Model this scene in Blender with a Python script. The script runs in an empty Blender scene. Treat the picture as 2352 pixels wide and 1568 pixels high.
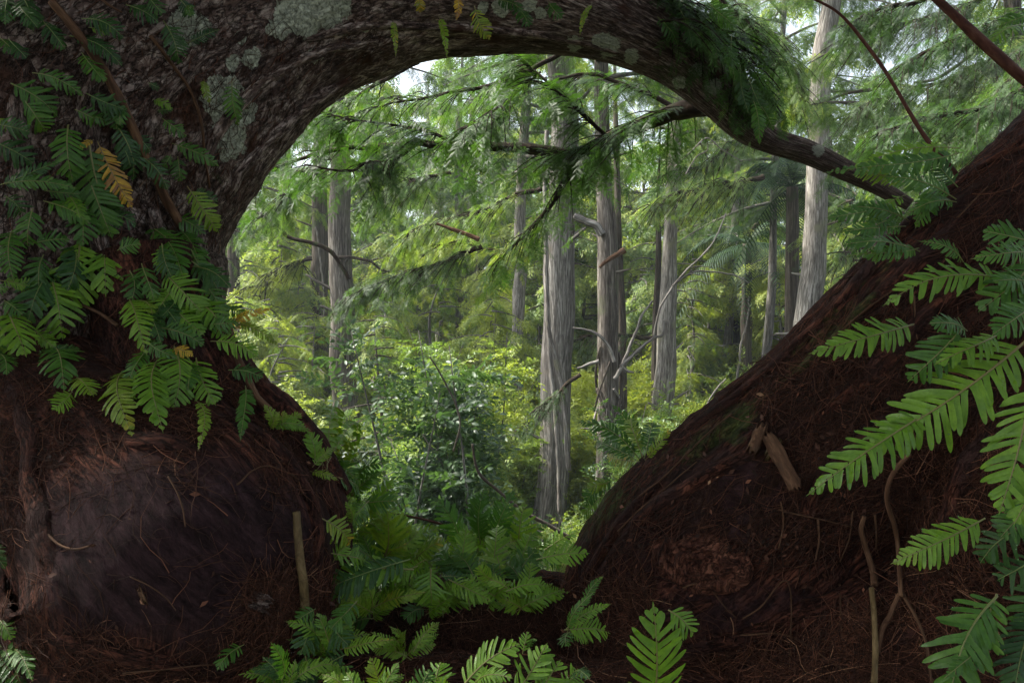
import bpy, math, random
import numpy as np
from mathutils import Vector
from mathutils.bvhtree import BVHTree
rad = math.radians
SC = bpy.context.scene
COL = SC.collection
random.seed(5)
RG = np.random.default_rng(11)

# ------------------------------------------------------------------ camera, sky, sun, exposure
CAMZ = 4.2
cd = bpy.data.cameras.new('camera'); cam = bpy.data.objects.new('camera', cd); COL.objects.link(cam)
cam.location = (0, 0, CAMZ); cam.rotation_euler = (rad(90), 0, 0)
cd.lens = 28; cd.sensor_width = 36; cd.clip_start = 0.05; cd.clip_end = 2000
cd.dof.use_dof = False
SC.camera = cam
SUN_EL, SUN_AZ = 50.0, -76.0           # azimuth from +Y (view direction), negative = left
w = bpy.data.worlds.new("World"); SC.world = w; w.use_nodes = True
nt = w.node_tree; nt.nodes.clear()
sky = nt.nodes.new('ShaderNodeTexSky'); sky.sky_type = 'NISHITA'; sky.sun_disc = False
sky.sun_elevation = rad(SUN_EL); sky.sun_rotation = rad(SUN_AZ)
sky.air_density = 1.0; sky.dust_density = 5.0; sky.ozone_density = 1.0
bg = nt.nodes.new('ShaderNodeBackground'); bg.inputs[1].default_value = 0.15
ou = nt.nodes.new('ShaderNodeOutputWorld')
hz = nt.nodes.new('ShaderNodeHueSaturation'); hz.inputs['Saturation'].default_value = 0.42      # thin bright cloud takes most of the blue
nt.links.new(sky.outputs[0], hz.inputs['Color']); nt.links.new(hz.outputs[0], bg.inputs[0]); nt.links.new(bg.outputs[0], ou.inputs[0])
sl = bpy.data.lights.new('sun', 'SUN'); so = bpy.data.objects.new('sun', sl); COL.objects.link(so)
sl.energy = 4.2; sl.angle = rad(2.0); sl.color = (1.0, 0.93, 0.8)
_d = Vector((math.sin(rad(SUN_AZ))*math.cos(rad(SUN_EL)), math.cos(rad(SUN_AZ))*math.cos(rad(SUN_EL)), math.sin(rad(SUN_EL))))
so.rotation_euler = _d.to_track_quat('Z', 'Y').to_euler(); so.location = _d*50
SC.view_settings.view_transform = 'Standard'; SC.view_settings.look = 'None'
SC.view_settings.gamma = 1.0; SC.view_settings.exposure = 1.62
SC.view_settings.use_white_balance = True; SC.view_settings.white_balance_temperature = 6300; SC.view_settings.white_balance_tint = 6
SC.render.engine = 'CYCLES'
SC.cycles.use_denoising = True
SC.cycles.max_bounces = 6; SC.cycles.diffuse_bounces = 4; SC.cycles.glossy_bounces = 2
SC.cycles.transmission_bounces = 4; SC.cycles.transparent_max_bounces = 4
SC.cycles.sample_clamp_indirect = 6

# ------------------------------------------------------------------ maths helpers
F = 2352*28/36.0                                            # focal length in the units of a 2352 wide picture
def W(px, py, d): return np.array(((px-1176)/F*d, d, CAMZ-(py-784)/F*d))
def unit(a): a = np.asarray(a, float); return a/np.maximum(np.linalg.norm(a, axis=-1, keepdims=True), 1e-9)
def rworld(rpx, d): k = rpx/F; return d*k/math.sqrt(1+k*k)
def _hash(ix, iy, iz):
    h = (ix*374761393 + iy*668265263 + iz*2147483647) & 0xffffffff
    h = ((h ^ (h >> 13))*1274126177) & 0xffffffff
    h = h ^ (h >> 16)
    return (h & 0xffff)/65535.0
def vnoise(P):
    P = np.asarray(P, float); i = np.floor(P).astype(np.int64); f = P-i; f = f*f*(3-2*f)
    x, y, z = i[..., 0], i[..., 1], i[..., 2]; r = 0
    for dx in (0, 1):
        wx = f[..., 0] if dx else 1-f[..., 0]
        for dy in (0, 1):
            wy = f[..., 1] if dy else 1-f[..., 1]
            for dz in (0, 1):
                wz = f[..., 2] if dz else 1-f[..., 2]
                r = r + _hash(x+dx, y+dy, z+dz)*wx*wy*wz
    return r
def fbm(P, o=3, s=0.0):
    P = np.asarray(P, float)+s; a, t, r = 1.0, 0.0, 0
    for _ in range(o):
        r = r + a*vnoise(P); t += a; a *= 0.5; P = P*2.03+7.7
    return r/t-0.5
def spline(pts, n):
    P = np.asarray(pts, float); m = len(P)
    Q = np.vstack([2*P[0]-P[1], P, 2*P[-1]-P[-2]])
    t = np.linspace(0, m-1-1e-6, n); k = t.astype(int); u = (t-k)[:, None]
    a, b, c, d = Q[k], Q[k+1], Q[k+2], Q[k+3]
    return 0.5*((2*b)+(-a+c)*u+(2*a-5*b+4*c-d)*u*u+(-a+3*b-3*c+d)*u**3)

# ------------------------------------------------------------------ object helpers
def tag(o, label=None, cat=None, group=None, kind=None):
    if label: o['label'] = label
    if cat: o['category'] = cat
    if group: o['group'] = group
    if kind: o['kind'] = kind
    return o
def empty(name, loc, label=None, cat=None, group=None):
    o = bpy.data.objects.new(name, None); COL.objects.link(o); o.location = tuple(loc); o.empty_display_size = 0.1
    return tag(o, label, cat, group)
def worldloc(o):
    v = np.zeros(3)
    while o is not None:
        v = v+np.array(o.location); o = o.parent
    return v
def mk(name, V, faces, mat, parent=None, attrs=None, smooth=False, origin=None):
    """one mesh object from numpy arrays; V in world space, faces = list of (n,3)/(n,4) arrays"""
    if not isinstance(faces, (list, tuple)): faces = [faces]
    faces = [f for f in faces if len(f)]
    V = np.asarray(V, float)
    base = worldloc(parent) if parent is not None else (np.zeros(3) if origin is None else np.asarray(origin, float))
    V = V-base
    me = bpy.data.meshes.new(name)
    nl = sum(f.size for f in faces); npoly = sum(len(f) for f in faces)
    me.vertices.add(len(V)); me.vertices.foreach_set('co', V.astype(np.float32).ravel())
    me.loops.add(nl); me.loops.foreach_set('vertex_index', np.concatenate([f.ravel() for f in faces]).astype(np.int32))
    sizes = np.concatenate([np.full(len(f), f.shape[1]) for f in faces])
    starts = np.concatenate([[0], np.cumsum(sizes)[:-1]])
    me.polygons.add(npoly); me.polygons.foreach_set('loop_start', starts.astype(np.int32))
    me.polygons.foreach_set('loop_total', sizes.astype(np.int32))
    if smooth: me.polygons.foreach_set('use_smooth', np.ones(npoly, bool))
    for k, a in (attrs or {}).items():
        a = np.asarray(a, np.float32)
        if a.ndim == 2:
            at = me.attributes.new(k, 'FLOAT_VECTOR', 'POINT'); at.data.foreach_set('vector', a.ravel())
        else:
            at = me.attributes.new(k, 'FLOAT', 'POINT'); at.data.foreach_set('value', a)
    me.update(calc_edges=True)
    me.materials.append(mat)
    o = bpy.data.objects.new(name, me); COL.objects.link(o)
    if parent is not None: o.parent = parent
    elif origin is not None: o.location = tuple(origin)
    return o
def copy_tree(root, loc, rz=0, sc=1.0, **kw):
    r = root.copy(); COL.objects.link(r); r.location = tuple(loc); r.rotation_euler = (0, 0, rz)
    r.scale = (sc, sc, sc) if not isinstance(sc, tuple) else sc
    for ch in list(root.children):
        c = ch.copy(); COL.objects.link(c); c.parent = r
        for g in list(ch.children):
            d = g.copy(); COL.objects.link(d); d.parent = c
    return tag(r, **kw)
class Geo:
    """collects pieces into one mesh"""
    def __init__(s): s.V = []; s.F3 = []; s.F4 = []; s.n = 0; s.A = {}
    def add(s, V, faces, **attrs):
        V = np.asarray(V, float).reshape(-1, 3)
        for f in (faces if isinstance(faces, (list, tuple)) else [faces]):
            if len(f) == 0: continue
            (s.F3 if f.shape[1] == 3 else s.F4).append(f+s.n)
        s.V.append(V); s.n += len(V)
        for k, a in attrs.items(): s.A.setdefault(k, []).append(np.asarray(a, float))
    def build(s, name, mat, parent=None, smooth=False, origin=None):
        fs = []
        if s.F3: fs.append(np.vstack(s.F3))
        if s.F4: fs.append(np.vstack(s.F4))
        return mk(name, np.vstack(s.V), fs, mat, parent, {k: np.concatenate(a) for k, a in s.A.items()}, smooth, origin)

def grid_faces(n, m, closed=True):
    i = np.arange(n-1)[:, None]; j = np.arange(m if closed else m-1)[None, :]; j2 = (j+1) % m
    return np.stack([i*m+j, i*m+j2, (i+1)*m+j2, (i+1)*m+j], -1).reshape(-1, 4)
def sweep(C, R, sides, disp=None, squash=None, up=None):
    """tube about centreline C with radii R; returns V, F, fib (straightened coordinate), N"""
    C = np.asarray(C, float); R = np.asarray(R, float); n = len(C)
    T = unit(np.gradient(C, axis=0))
    u = np.array(up if up is not None else ((0, 0, 1.) if abs(T[0][2]) < 0.8 else (1., 0, 0)), float)
    Us = np.zeros_like(C)
    for i in range(n):
        u = u-T[i]*np.dot(u, T[i]); u = u/np.linalg.norm(u); Us[i] = u
    Vs = np.cross(T, Us)
    S = np.concatenate([[0], np.cumsum(np.linalg.norm(np.diff(C, axis=0), axis=1))])
    th = np.linspace(0, 2*math.pi, sides, endpoint=False)
    N = Us[:, None, :]*np.cos(th)[None, :, None]+Vs[:, None, :]*np.sin(th)[None, :, None]
    RR = R[:, None]*np.ones((1, sides))
    rm = np.maximum(R, 0.01).mean()
    fib = np.stack([np.cos(th)[None, :]*rm*np.ones((n, 1)), np.sin(th)[None, :]*rm*np.ones((n, 1)), S[:, None]*np.ones((1, sides))], -1)
    if disp is not None: RR = RR+disp(fib, th[None, :], S[:, None], RR)
    V = C[:, None, :]+N*RR[..., None]
    V = V.reshape(-1, 3); Fc = grid_faces(n, sides)
    # caps
    V = np.vstack([V, C[0], C[-1]]); k = n*sides; j = np.arange(sides); j2 = (j+1) % sides
    cap = np.vstack([np.stack([j2, j, np.full(sides, k)], -1), np.stack([(n-1)*sides+j, (n-1)*sides+j2, np.full(sides, k+1)], -1)])
    fb = np.vstack([fib.reshape(-1, 3), [0, 0, 0], [0, 0, S[-1]]])
    return V, [Fc, cap], fb
def thin(pts, r0, r1, n=14, sides=6, wob=0.0, seed=0):
    C = spline(pts, n)
    if wob: C = C+wob*np.stack([fbm(C*9+k*13+seed, 2) for k in range(3)], -1)
    return sweep(C, np.linspace(r0, r1, n), sides)

# ------------------------------------------------------------------ materials
def newmat(name):
    m = bpy.data.materials.new(name); m.use_nodes = True; t = m.node_tree; t.nodes.clear()
    o = t.nodes.new('ShaderNodeOutputMaterial'); b = t.nodes.new('ShaderNodeBsdfPrincipled')
    t.links.new(b.outputs[0], o.inputs[0]); return m, t, b, o
def attr(t, n): a = t.nodes.new('ShaderNodeAttribute'); a.attribute_name = n; return a
def ramp(t, src, stops, interp='LINEAR'):
    r = t.nodes.new('ShaderNodeValToRGB'); t.links.new(src, r.inputs[0]); e = r.color_ramp.elements
    r.color_ramp.interpolation = interp
    while len(e) < len(stops): e.new(0.5)
    for k, (p, c) in enumerate(stops):
        e[k].position = p; e[k].color = (*c, 1) if len(c) == 3 else c
    return r
def noise(t, vec, scale, detail=4, rough=0.6, dist=0):
    n = t.nodes.new('ShaderNodeTexNoise'); n.inputs['Scale'].default_value = scale; n.inputs['Detail'].default_value = detail
    n.inputs['Roughness'].default_value = rough; n.inputs['Distortion'].default_value = dist
    if vec is not None: t.links.new(vec, n.inputs['Vector'])
    return n
def mapping(t, vec, s):
    m = t.nodes.new('ShaderNodeMapping'); m.inputs['Scale'].default_value = s; t.links.new(vec, m.inputs[0]); return m.outputs[0]
def mixc(t, fac, a, b, mode='MIX'):
    m = t.nodes.new('ShaderNodeMix'); m.data_type = 'RGBA'; m.blend_type = mode
    for k, v in ((0, fac), (6, a), (7, b)):
        if isinstance(v, (int, float)): m.inputs[k].default_value = v
        elif isinstance(v, tuple): m.inputs[k].default_value = (*v, 1)
        else: t.links.new(v, m.inputs[k])
    return m.outputs[2]
def math_(t, op, a, b=None, clamp=False):
    m = t.nodes.new('ShaderNodeMath'); m.operation = op; m.use_clamp = clamp
    for k, v in ((0, a), (1, b)):
        if v is None: continue
        if isinstance(v, (int, float)): m.inputs[k].default_value = v
        else: t.links.new(v, m.inputs[k])
    return m.outputs[0]
def bump(t, b, h, strength, dist):
    n = t.nodes.new('ShaderNodeBump'); n.inputs['Strength'].default_value = strength; n.inputs['Distance'].default_value = dist
    t.links.new(h, n.inputs['Height']); t.links.new(n.outputs[0], b.inputs['Normal']); return n

def bark_mat(name, cols, scale=(30, 30, 3), rough=0.85, bs=0.9, bd=0.02, tint=None, masks=False, spec=0.1):
    m, t, b, o = newmat(name)
    a = attr(t, 'fib'); v = a.outputs['Vector']
    n1 = noise(t, mapping(t, v, scale), 1.0, 6, 0.65, 0.6)
    n2 = noise(t, mapping(t, v, tuple(s*0.12 for s in scale)), 1.0, 3, 0.6)
    n3 = noise(t, v, 90 if masks else 40, 3, 0.7)
    c = ramp(t, n1.outputs[0], [(0.3, cols[0]), (0.5, cols[1]), (0.68, cols[2])]).outputs[0]
    if masks:
        n5 = noise(t, mapping(t, v, (95, 95, 24)), 1.0, 5, 0.65, 0.3)
        cr = ramp(t, math_(t, 'ABSOLUTE', math_(t, 'SUBTRACT', n5.outputs[0], 0.5)), [(0.0, (0.25,)*3), (0.045, (1,)*3)]).outputs[0]
        c = mixc(t, 1.0, c, cr, 'MULTIPLY')
        n6 = noise(t, mapping(t, v, (150, 150, 40)), 1.0, 4, 0.7)
        c = mixc(t, ramp(t, n6.outputs[0], [(0.56, (0, 0, 0)), (0.7, (0.6,)*3)]).outputs[0], c, cols[2])
    big = ramp(t, n2.outputs[0], [(0.35, (0.55, 0.5, 0.48)), (0.65, (1.15, 1.1, 1.05))]).outputs[0]
    c = mixc(t, 1.0, c, big, 'MULTIPLY')
    if tint:
        n4 = noise(t, v, tint[1], 3, 0.6)
        c = mixc(t, ramp(t, n4.outputs[0], [(tint[2], (0, 0, 0)), (tint[2]+0.14, (1, 1, 1))]).outputs[0], c, tint[0])
    h = math_(t, 'ADD', math_(t, 'MULTIPLY', n1.outputs[0], 1.0), math_(t, 'MULTIPLY', n3.outputs[0], 0.35))
    if masks: h = math_(t, 'ADD', h, math_(t, 'MULTIPLY', cr, 0.5))
    if masks:
        li = attr(t, 'lichen'); nl = noise(t, v, 22, 6, 0.75)
        e = math_(t, 'ADD', li.outputs['Fac'], math_(t, 'MULTIPLY', math_(t, 'SUBTRACT', nl.outputs[0], 0.5), 2.6))
        fl = ramp(t, e, [(0.52, (0, 0, 0)), (0.58, (1, 1, 1))]).outputs[0]
        nlc = noise(t, v, 120, 4, 0.8)
        lc = ramp(t, nlc.outputs[0], [(0.35, (0.10, 0.10, 0.075)), (0.5, (0.3, 0.31, 0.24)), (0.7, (0.42, 0.42, 0.34))]).outputs[0]
        c = mixc(t, fl, c, lc)
        mo = attr(t, 'moss'); nm = noise(t, v, 16, 5, 0.75)
        e = math_(t, 'ADD', mo.outputs['Fac'], math_(t, 'MULTIPLY', math_(t, 'SUBTRACT', nm.outputs[0], 0.5), 2.2))
        fm = ramp(t, e, [(0.45, (0, 0, 0)), (0.8, (0.75, 0.75, 0.75))]).outputs[0]
        mc = ramp(t, n3.outputs[0], [(0.3, (0.012, 0.02, 0.005)), (0.7, (0.06, 0.085, 0.02))]).outputs[0]
        c = mixc(t, fm, c, mc)
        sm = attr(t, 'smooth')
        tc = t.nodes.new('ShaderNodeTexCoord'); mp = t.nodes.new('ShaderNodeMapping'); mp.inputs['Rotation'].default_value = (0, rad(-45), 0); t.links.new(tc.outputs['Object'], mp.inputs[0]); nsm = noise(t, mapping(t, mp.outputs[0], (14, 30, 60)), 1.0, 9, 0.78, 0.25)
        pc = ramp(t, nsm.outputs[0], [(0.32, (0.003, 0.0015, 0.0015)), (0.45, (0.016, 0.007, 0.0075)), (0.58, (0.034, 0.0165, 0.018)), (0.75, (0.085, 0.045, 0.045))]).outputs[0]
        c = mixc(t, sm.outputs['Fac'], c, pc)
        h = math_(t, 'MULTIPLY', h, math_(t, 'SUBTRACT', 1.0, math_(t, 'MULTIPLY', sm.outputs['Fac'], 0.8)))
        h = math_(t, 'ADD', h, math_(t, 'MULTIPLY', fl, 0.35)); h = math_(t, 'ADD', h, math_(t, 'MULTIPLY', math_(t, 'MULTIPLY', nsm.outputs[0], sm.outputs['Fac']), 0.9))
    t.links.new(c, b.inputs['Base Color'])
    b.inputs['Roughness'].default_value = rough; b.inputs['Specular IOR Level'].default_value = spec
    bump(t, b, h, bs, bd)
    return m

def leaf_mat(name, stops, rough=0.5, tr=0.35, trc=1.6, spec=0.4, vein=False, orand=0.3):
    m, t, b, o = newmat(name)
    a = attr(t, 'rnd'); oi = t.nodes.new('ShaderNodeObjectInfo')
    f = math_(t, 'ADD', a.outputs['Fac'], math_(t, 'MULTIPLY', math_(t, 'SUBTRACT', oi.outputs['Random'], 0.5), orand), True)
    c = ramp(t, f, stops).outputs[0]
    if vein:
        tc = t.nodes.new('ShaderNodeTexCoord'); nn = noise(t, tc.outputs['Object'], 70, 4, 0.7)
        c = mixc(t, 1.0, c, ramp(t, nn.outputs[0], [(0.3, (0.7, 0.72, 0.7)), (0.7, (1.2, 1.15, 1.1))]).outputs[0], 'MULTIPLY')
        n2 = noise(t, tc.outputs['Object'], 260, 2, 0.5)
        bump(t, b, n2.outputs[0], 0.35, 0.003)
        r = ramp(t, noise(t, tc.outputs['Object'], 30, 3, 0.7).outputs[0], [(0.35, (0.25,)*3), (0.5, (rough,)*3)])
        t.links.new(r.outputs[0], b.inputs['Roughness'])
    else: b.inputs['Roughness'].default_value = rough
    t.links.new(c, b.inputs['Base Color']); b.inputs['Specular IOR Level'].default_value = spec
    tl = t.nodes.new('ShaderNodeBsdfTranslucent')
    t.links.new(mixc(t, 1.0, c, (trc, trc*1.02, trc*0.45), 'MULTIPLY'), tl.inputs[0])
    mx = t.nodes.new('ShaderNodeMixShader'); mx.inputs[0].default_value = tr
    t.links.new(b.outputs[0], mx.inputs[1]); t.links.new(tl.outputs[0], mx.inputs[2]); t.links.new(mx.outputs[0], o.inputs[0])
    return m

M = {}
M['old'] = bark_mat('old_bark', [(0.018, 0.010, 0.008), (0.105, 0.072, 0.063), (0.40, 0.335, 0.31)], (60, 60, 16), 0.85, 1.0, 0.012,
                    ((0.05, 0.022, 0.014), 7, 0.57), True)
M['red'] = bark_mat('red_bark', [(0.008, 0.003, 0.0025), (0.038, 0.0135, 0.009), (0.145, 0.054, 0.034)], (60, 60, 14), 0.8, 1.0, 0.012,
                    ((0.030, 0.014, 0.012), 6, 0.5), True)
M['knot'] = bark_mat('knot_bark', [(0.014, 0.005, 0.004), (0.09, 0.034, 0.022), (0.22, 0.10, 0.065)], (40, 40, 20), 0.8, 1.0, 0.012, ((0.03, 0.016, 0.014), 8, 0.5), True)
M['brown'] = bark_mat('brown_grey_bark', [(0.018, 0.015, 0.013), (0.095, 0.085, 0.076), (0.25, 0.235, 0.215)], (34, 34, 2.4), 0.9, 0.9, 0.02,
                     ((0.08, 0.085, 0.05), 1.6, 0.55))
M['grey'] = bark_mat('grey_bark', [(0.028, 0.025, 0.023), (0.13, 0.124, 0.118), (0.34, 0.33, 0.325)], (40, 40, 2.8), 0.9, 0.8, 0.02,
                     ((0.12, 0.10, 0.08), 1.3, 0.56))
M['pale'] = bark_mat('pale_bark', [(0.04, 0.036, 0.032), (0.19, 0.18, 0.17), (0.44, 0.43, 0.415)], (38, 38, 3.2), 0.9, 0.7, 0.02,
                     ((0.16, 0.15, 0.10), 1.8, 0.55))
M['dark'] = bark_mat('dark_bark', [(0.02, 0.017, 0.013), (0.075, 0.065, 0.055), (0.16, 0.14, 0.125)], (28, 28, 2), 0.9, 0.8, 0.02,
                     ((0.05, 0.06, 0.03), 2.0, 0.56))
M['limb'] = bark_mat('limb_bark', [(0.008, 0.006, 0.005), (0.028, 0.02, 0.015), (0.07, 0.05, 0.038)], (40, 40, 8), 0.9, 0.8, 0.01,
                     ((0.02, 0.028, 0.008), 9, 0.52))
M['root'] = bark_mat('root_bark', [(0.025, 0.013, 0.008), (0.09, 0.048, 0.028), (0.20, 0.12, 0.07)], (60, 60, 10), 0.7, 0.7, 0.004,
                     ((0.05, 0.03, 0.02), 14, 0.55))
M['cane'] = bark_mat('cane_bark', [(0.05, 0.035, 0.015), (0.12, 0.085, 0.04), (0.2, 0.15, 0.08)], (50, 50, 30), 0.6, 0.5, 0.003,
                     ((0.06, 0.05, 0.03), 14, 0.55))
M['twig'] = bark_mat('twig_bark', [(0.03, 0.012, 0.009), (0.075, 0.03, 0.022), (0.12, 0.06, 0.045)], (60, 60, 20), 0.7, 0.4, 0.003)
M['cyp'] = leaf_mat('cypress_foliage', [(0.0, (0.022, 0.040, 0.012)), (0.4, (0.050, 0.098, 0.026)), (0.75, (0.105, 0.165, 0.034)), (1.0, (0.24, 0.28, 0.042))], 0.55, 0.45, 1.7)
M['cypfar'] = leaf_mat('far_cypress_foliage', [(0.0, (0.035, 0.065, 0.025)), (0.4, (0.068, 0.122, 0.050)), (0.75, (0.125, 0.185, 0.060)), (1.0, (0.25, 0.29, 0.065))], 0.6, 0.45, 1.6)  # cooler and paler than the nearer foliage: distance haze put into the colour
M['cypnear'] = leaf_mat('near_cypress_foliage', [(0.0, (0.018, 0.036, 0.010)), (0.45, (0.042, 0.098, 0.016)), (0.85, (0.10, 0.17, 0.022)), (1.0, (0.08, 0.04, 0.015))], 0.5, 0.42, 1.7)
M['broad'] = leaf_mat('broad_leaf', [(0.0, (0.022, 0.044, 0.022)), (0.35, (0.056, 0.104, 0.034)), (0.7, (0.125, 0.185, 0.044)), (1.0, (0.27, 0.31, 0.052))], 0.45, 0.38, 1.7, 0.4)
M['fern'] = leaf_mat('fern_leaf', [(0.0, (0.012, 0.040, 0.010)), (0.35, (0.044, 0.110, 0.011)), (0.6, (0.115, 0.215, 0.014)), (0.8, (0.14, 0.19, 0.015)), (0.92, (0.42, 0.26, 0.02)), (1.0, (0.20, 0.09, 0.03))], 0.55, 0.3, 1.5, 0.36, True, 0.1)
def dewmat():
    m, t, b, o = newmat('dew'); b.inputs['Base Color'].default_value = (.12, .2, .08, 1); b.inputs['Roughness'].default_value = .04; b.inputs['Specular IOR Level'].default_value = 1.0; return m
M['dew'] = dewmat()
M['stalk'] = leaf_mat('fern_stalk', [(0, (0.10, 0.13, 0.03)), (1, (0.16, 0.11, 0.04))], 0.5, 0.05)
M['palm'] = leaf_mat('palm_leaf', [(0, (0.012, 0.03, 0.014)), (1, (0.04, 0.08, 0.03))], 0.6, 0.2, 1.5, 0.2)
M['litter'] = leaf_mat('dead_needles', [(0, (0.012, 0.005, 0.003)), (0.5, (0.055, 0.021, 0.012)), (0.8, (0.14, 0.055, 0.03)), (1.0, (0.32, 0.18, 0.10))], 0.7, 0.02, 1, 0.15)
M['lichenfrill'] = leaf_mat('lichen_scale', [(0, (0.2, 0.22, 0.17)), (1, (0.4, 0.42, 0.34))], 0.9, 0.0)
def ground_mat():
    m, t, b, o = newmat('forest_soil'); tc = t.nodes.new('ShaderNodeTexCoord')
    n = noise(t, tc.outputs['Object'], 3.0, 6, 0.7)
    c = ramp(t, n.outputs[0], [(0.3, (0.012, 0.012, 0.006)), (0.6, (0.035, 0.035, 0.014)), (0.75, (0.07, 0.055, 0.03))])
    t.links.new(c.outputs[0], b.inputs['Base Color']); b.inputs['Roughness'].default_value = 0.95
    bump(t, b, n.outputs[0], 0.8, 0.1); return m
M['soil'] = ground_mat()

# ------------------------------------------------------------------ foliage prototypes (numpy)
def feather(lod):
    """a flat cypress branchlet, x forward, unit length"""
    if lod == 2:
        V = np.array([(0, 0, 0), (.45, .16, -.03), (1, 0, -.12), (.5, -.16, -.03)]); return V, [np.array([[0, 1, 2, 3]])]
    n = 11 if lod == 0 else 5
    V = []; T = []
    wd = 0.028 if lod == 0 else 0.07
    for k in range(n):
        x = 0.08+0.84*k/(n-1); l = 0.20*math.sin(math.pi*(0.22+0.72*k/(n-1)))+0.03
        for s in (1, -1):
            b = len(V); V += [(x-wd, 0, -0.1*x*x), (x+wd, 0, -0.1*x*x), (x+l*0.55, s*l, -0.1*x*x-0.02)]; T.append((b, b+1, b+2))
    b = len(V); V += [(0, .012, 0), (0, -.012, 0), (1, 0, -.1)]; T.append((b, b+1, b+2))
    return np.array(V, float), [np.array(T)]
def leafshape(lod):
    if lod == 2:
        return np.array([(0, 0, 0), (.5, .24, .03), (1, 0, -.1), (.5, -.24, .03)]), [np.array([[0, 1, 2], [0, 2, 3]])]
    V = np.array([(0, 0, 0), (.3, .2, .05), (.7, .19, .02), (1, 0, -.12), (.7, -.19, .02), (.3, -.2, .05), (.3, 0, 0), (.7, 0, -.04)])
    return V, [np.array([[0, 6, 1, 1], [1, 6, 7, 2], [2, 7, 3, 3], [0, 5, 6, 6], [5, 4, 7, 6], [4, 3, 7, 7]])[[1, 4]], np.array([[0, 6, 1], [2, 7, 3], [0, 5, 6], [4, 3, 7]])]
def frame(fw, up):
    fw = unit(fw); s = unit(np.cross(up, fw)); u = np.cross(fw, s); return np.stack([fw, s, u], -1)   # columns
def place(proto, pos, fw, up, sc):
    V, Fs = proto; n = len(pos); R = frame(fw, up)
    P = np.einsum('nij,vj->nvi', R, V)*np.asarray(sc).reshape(-1, 1, 1)+np.asarray(pos)[:, None, :]
    off = (np.arange(n)*len(V))[:, None, None]
    return P.reshape(-1, 3), [(f[None]+off).reshape(-1, f.shape[1]) for f in Fs]
def make_twig(lod, kind, seed):
    r = random.Random(seed); g = Geo()
    if kind == 'cyp': n, fl, base = (13, 0.36, feather(lod)) if lod < 2 else (10, 0.42, feather(2))
    else: n, fl, base = (9, 0.30, leafshape(lod)) if lod < 2 else (9, 0.34, leafshape(2))
    pos, fw, up, sc = [], [], [], []
    for k in range(n):
        x = 0.12+0.88*k/(n-1); s = 1 if k % 2 else -1; a = rad(r.uniform(38, 70))*s*(0.35 if k == n-1 else 1)
        dz = -0.18*x*x
        pos.append((x, 0, dz)); fw.append((math.cos(a), math.sin(a), r.uniform(-.45, .1) if kind == 'cyp' else r.uniform(-.5, .35)))
        up.append((r.uniform(-.3, .3), r.uniform(-.3, .3), 1) if kind == 'cyp' else (r.uniform(-.8, .8), r.uniform(-.8, .8), 1))
        sc.append(fl*r.uniform(.75, 1.15)*(1-0.35*abs(x-0.5)))
    V, Fs = place(base, pos, np.array(fw), np.array(up), sc); g.add(V, Fs)
    V = np.array([(0, .006, 0), (0, -.006, 0), (.5, -.005, -.045), (.5, .005, -.045), (1, 0, -.18)])
    g.add(V, [np.array([[0, 1, 2, 3]]), np.array([[3, 2, 4]])])
    fs = ([np.vstack(g.F3)] if g.F3 else [])+([np.vstack(g.F4)] if g.F4 else [])
    return np.vstack(g.V), fs
TW = {(l, k): [make_twig(l, k, 10*l+s) for s in range(3)] for l in (0, 1, 2) for k in ('cyp', 'broad')}
def add_twigs(g, lod, kind, pos, fw, up, sc, rnd):
    """scatter twigs into Geo g"""
    pos = np.asarray(pos); fw = np.asarray(fw); up = np.asarray(up); sc = np.asarray(sc); rnd = np.asarray(rnd)
    for k in range(3):
        i = slice(k, None, 3)
        if len(pos[i]) == 0: continue
        pr = TW[(lod, kind)][k]; V, Fs = place(pr, pos[i], fw[i], up[i], sc[i])
        g.add(V, Fs, rnd=np.repeat(rnd[i], len(pr[0])))
def bough_twigs(P, T, L, dens, rg, tw=0.28, droop=0.35, spread=1.0, out=None, rb=0.5, updir=(0, 0, 1)):
    """sub-branches off a centreline P (n,3): returns twig lists; out collects sub-branch lines"""
    pos, fw, up, sc, rn = [], [], [], [], []
    n = max(2, int(dens)); idx = rg.random(n)
    for q in idx:
        k = int((0.12+0.88*q)*(len(P)-1)); k = min(k, len(P)-2)
        p0 = P[k]; t = unit(P[k+1]-P[k]); s = rg.choice([-1, 1]); side = unit(np.cross(t, (0, 0, 1)))*s
        l = L*rg.uniform(.5, 1.1)*(1-0.45*q)
        d = unit(t*rg.uniform(.3, .9)+side*spread*rg.uniform(.5, 1)+np.array((0, 0, rg.uniform(-.25, .3))))
        m = max(3, int(l/(tw*0.42)))
        cr = float(np.clip(rb+rg.normal(0, .13), 0, 1)); line = [p0]
        for j in range(m):
            x = (j+0.5)/m; p = p0+d*l*x+np.array((0, 0, -droop*l*x*x)); line.append(p)
            tt = unit(d+np.array((0, 0, -2*droop*x))); ss = unit(np.cross(tt, (0, 0, 1)))*(1 if j % 2 else -1)
            f = unit(tt*.8+ss*rg.uniform(.3, .9)+np.array((0, 0, -rg.uniform(0, .5))))
            pos.append(p); fw.append(f); up.append(unit(np.array((0, 0, 1.))+rg.normal(0, .25, 3))); sc.append(tw*rg.uniform(.8, 1.25)*(1-.25*x)); rn.append(float(np.clip(cr+rg.normal(0, .07), 0, 1)))
        if out is not None: out.append(np.array(line))
    return pos, fw, up, sc, rn

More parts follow.
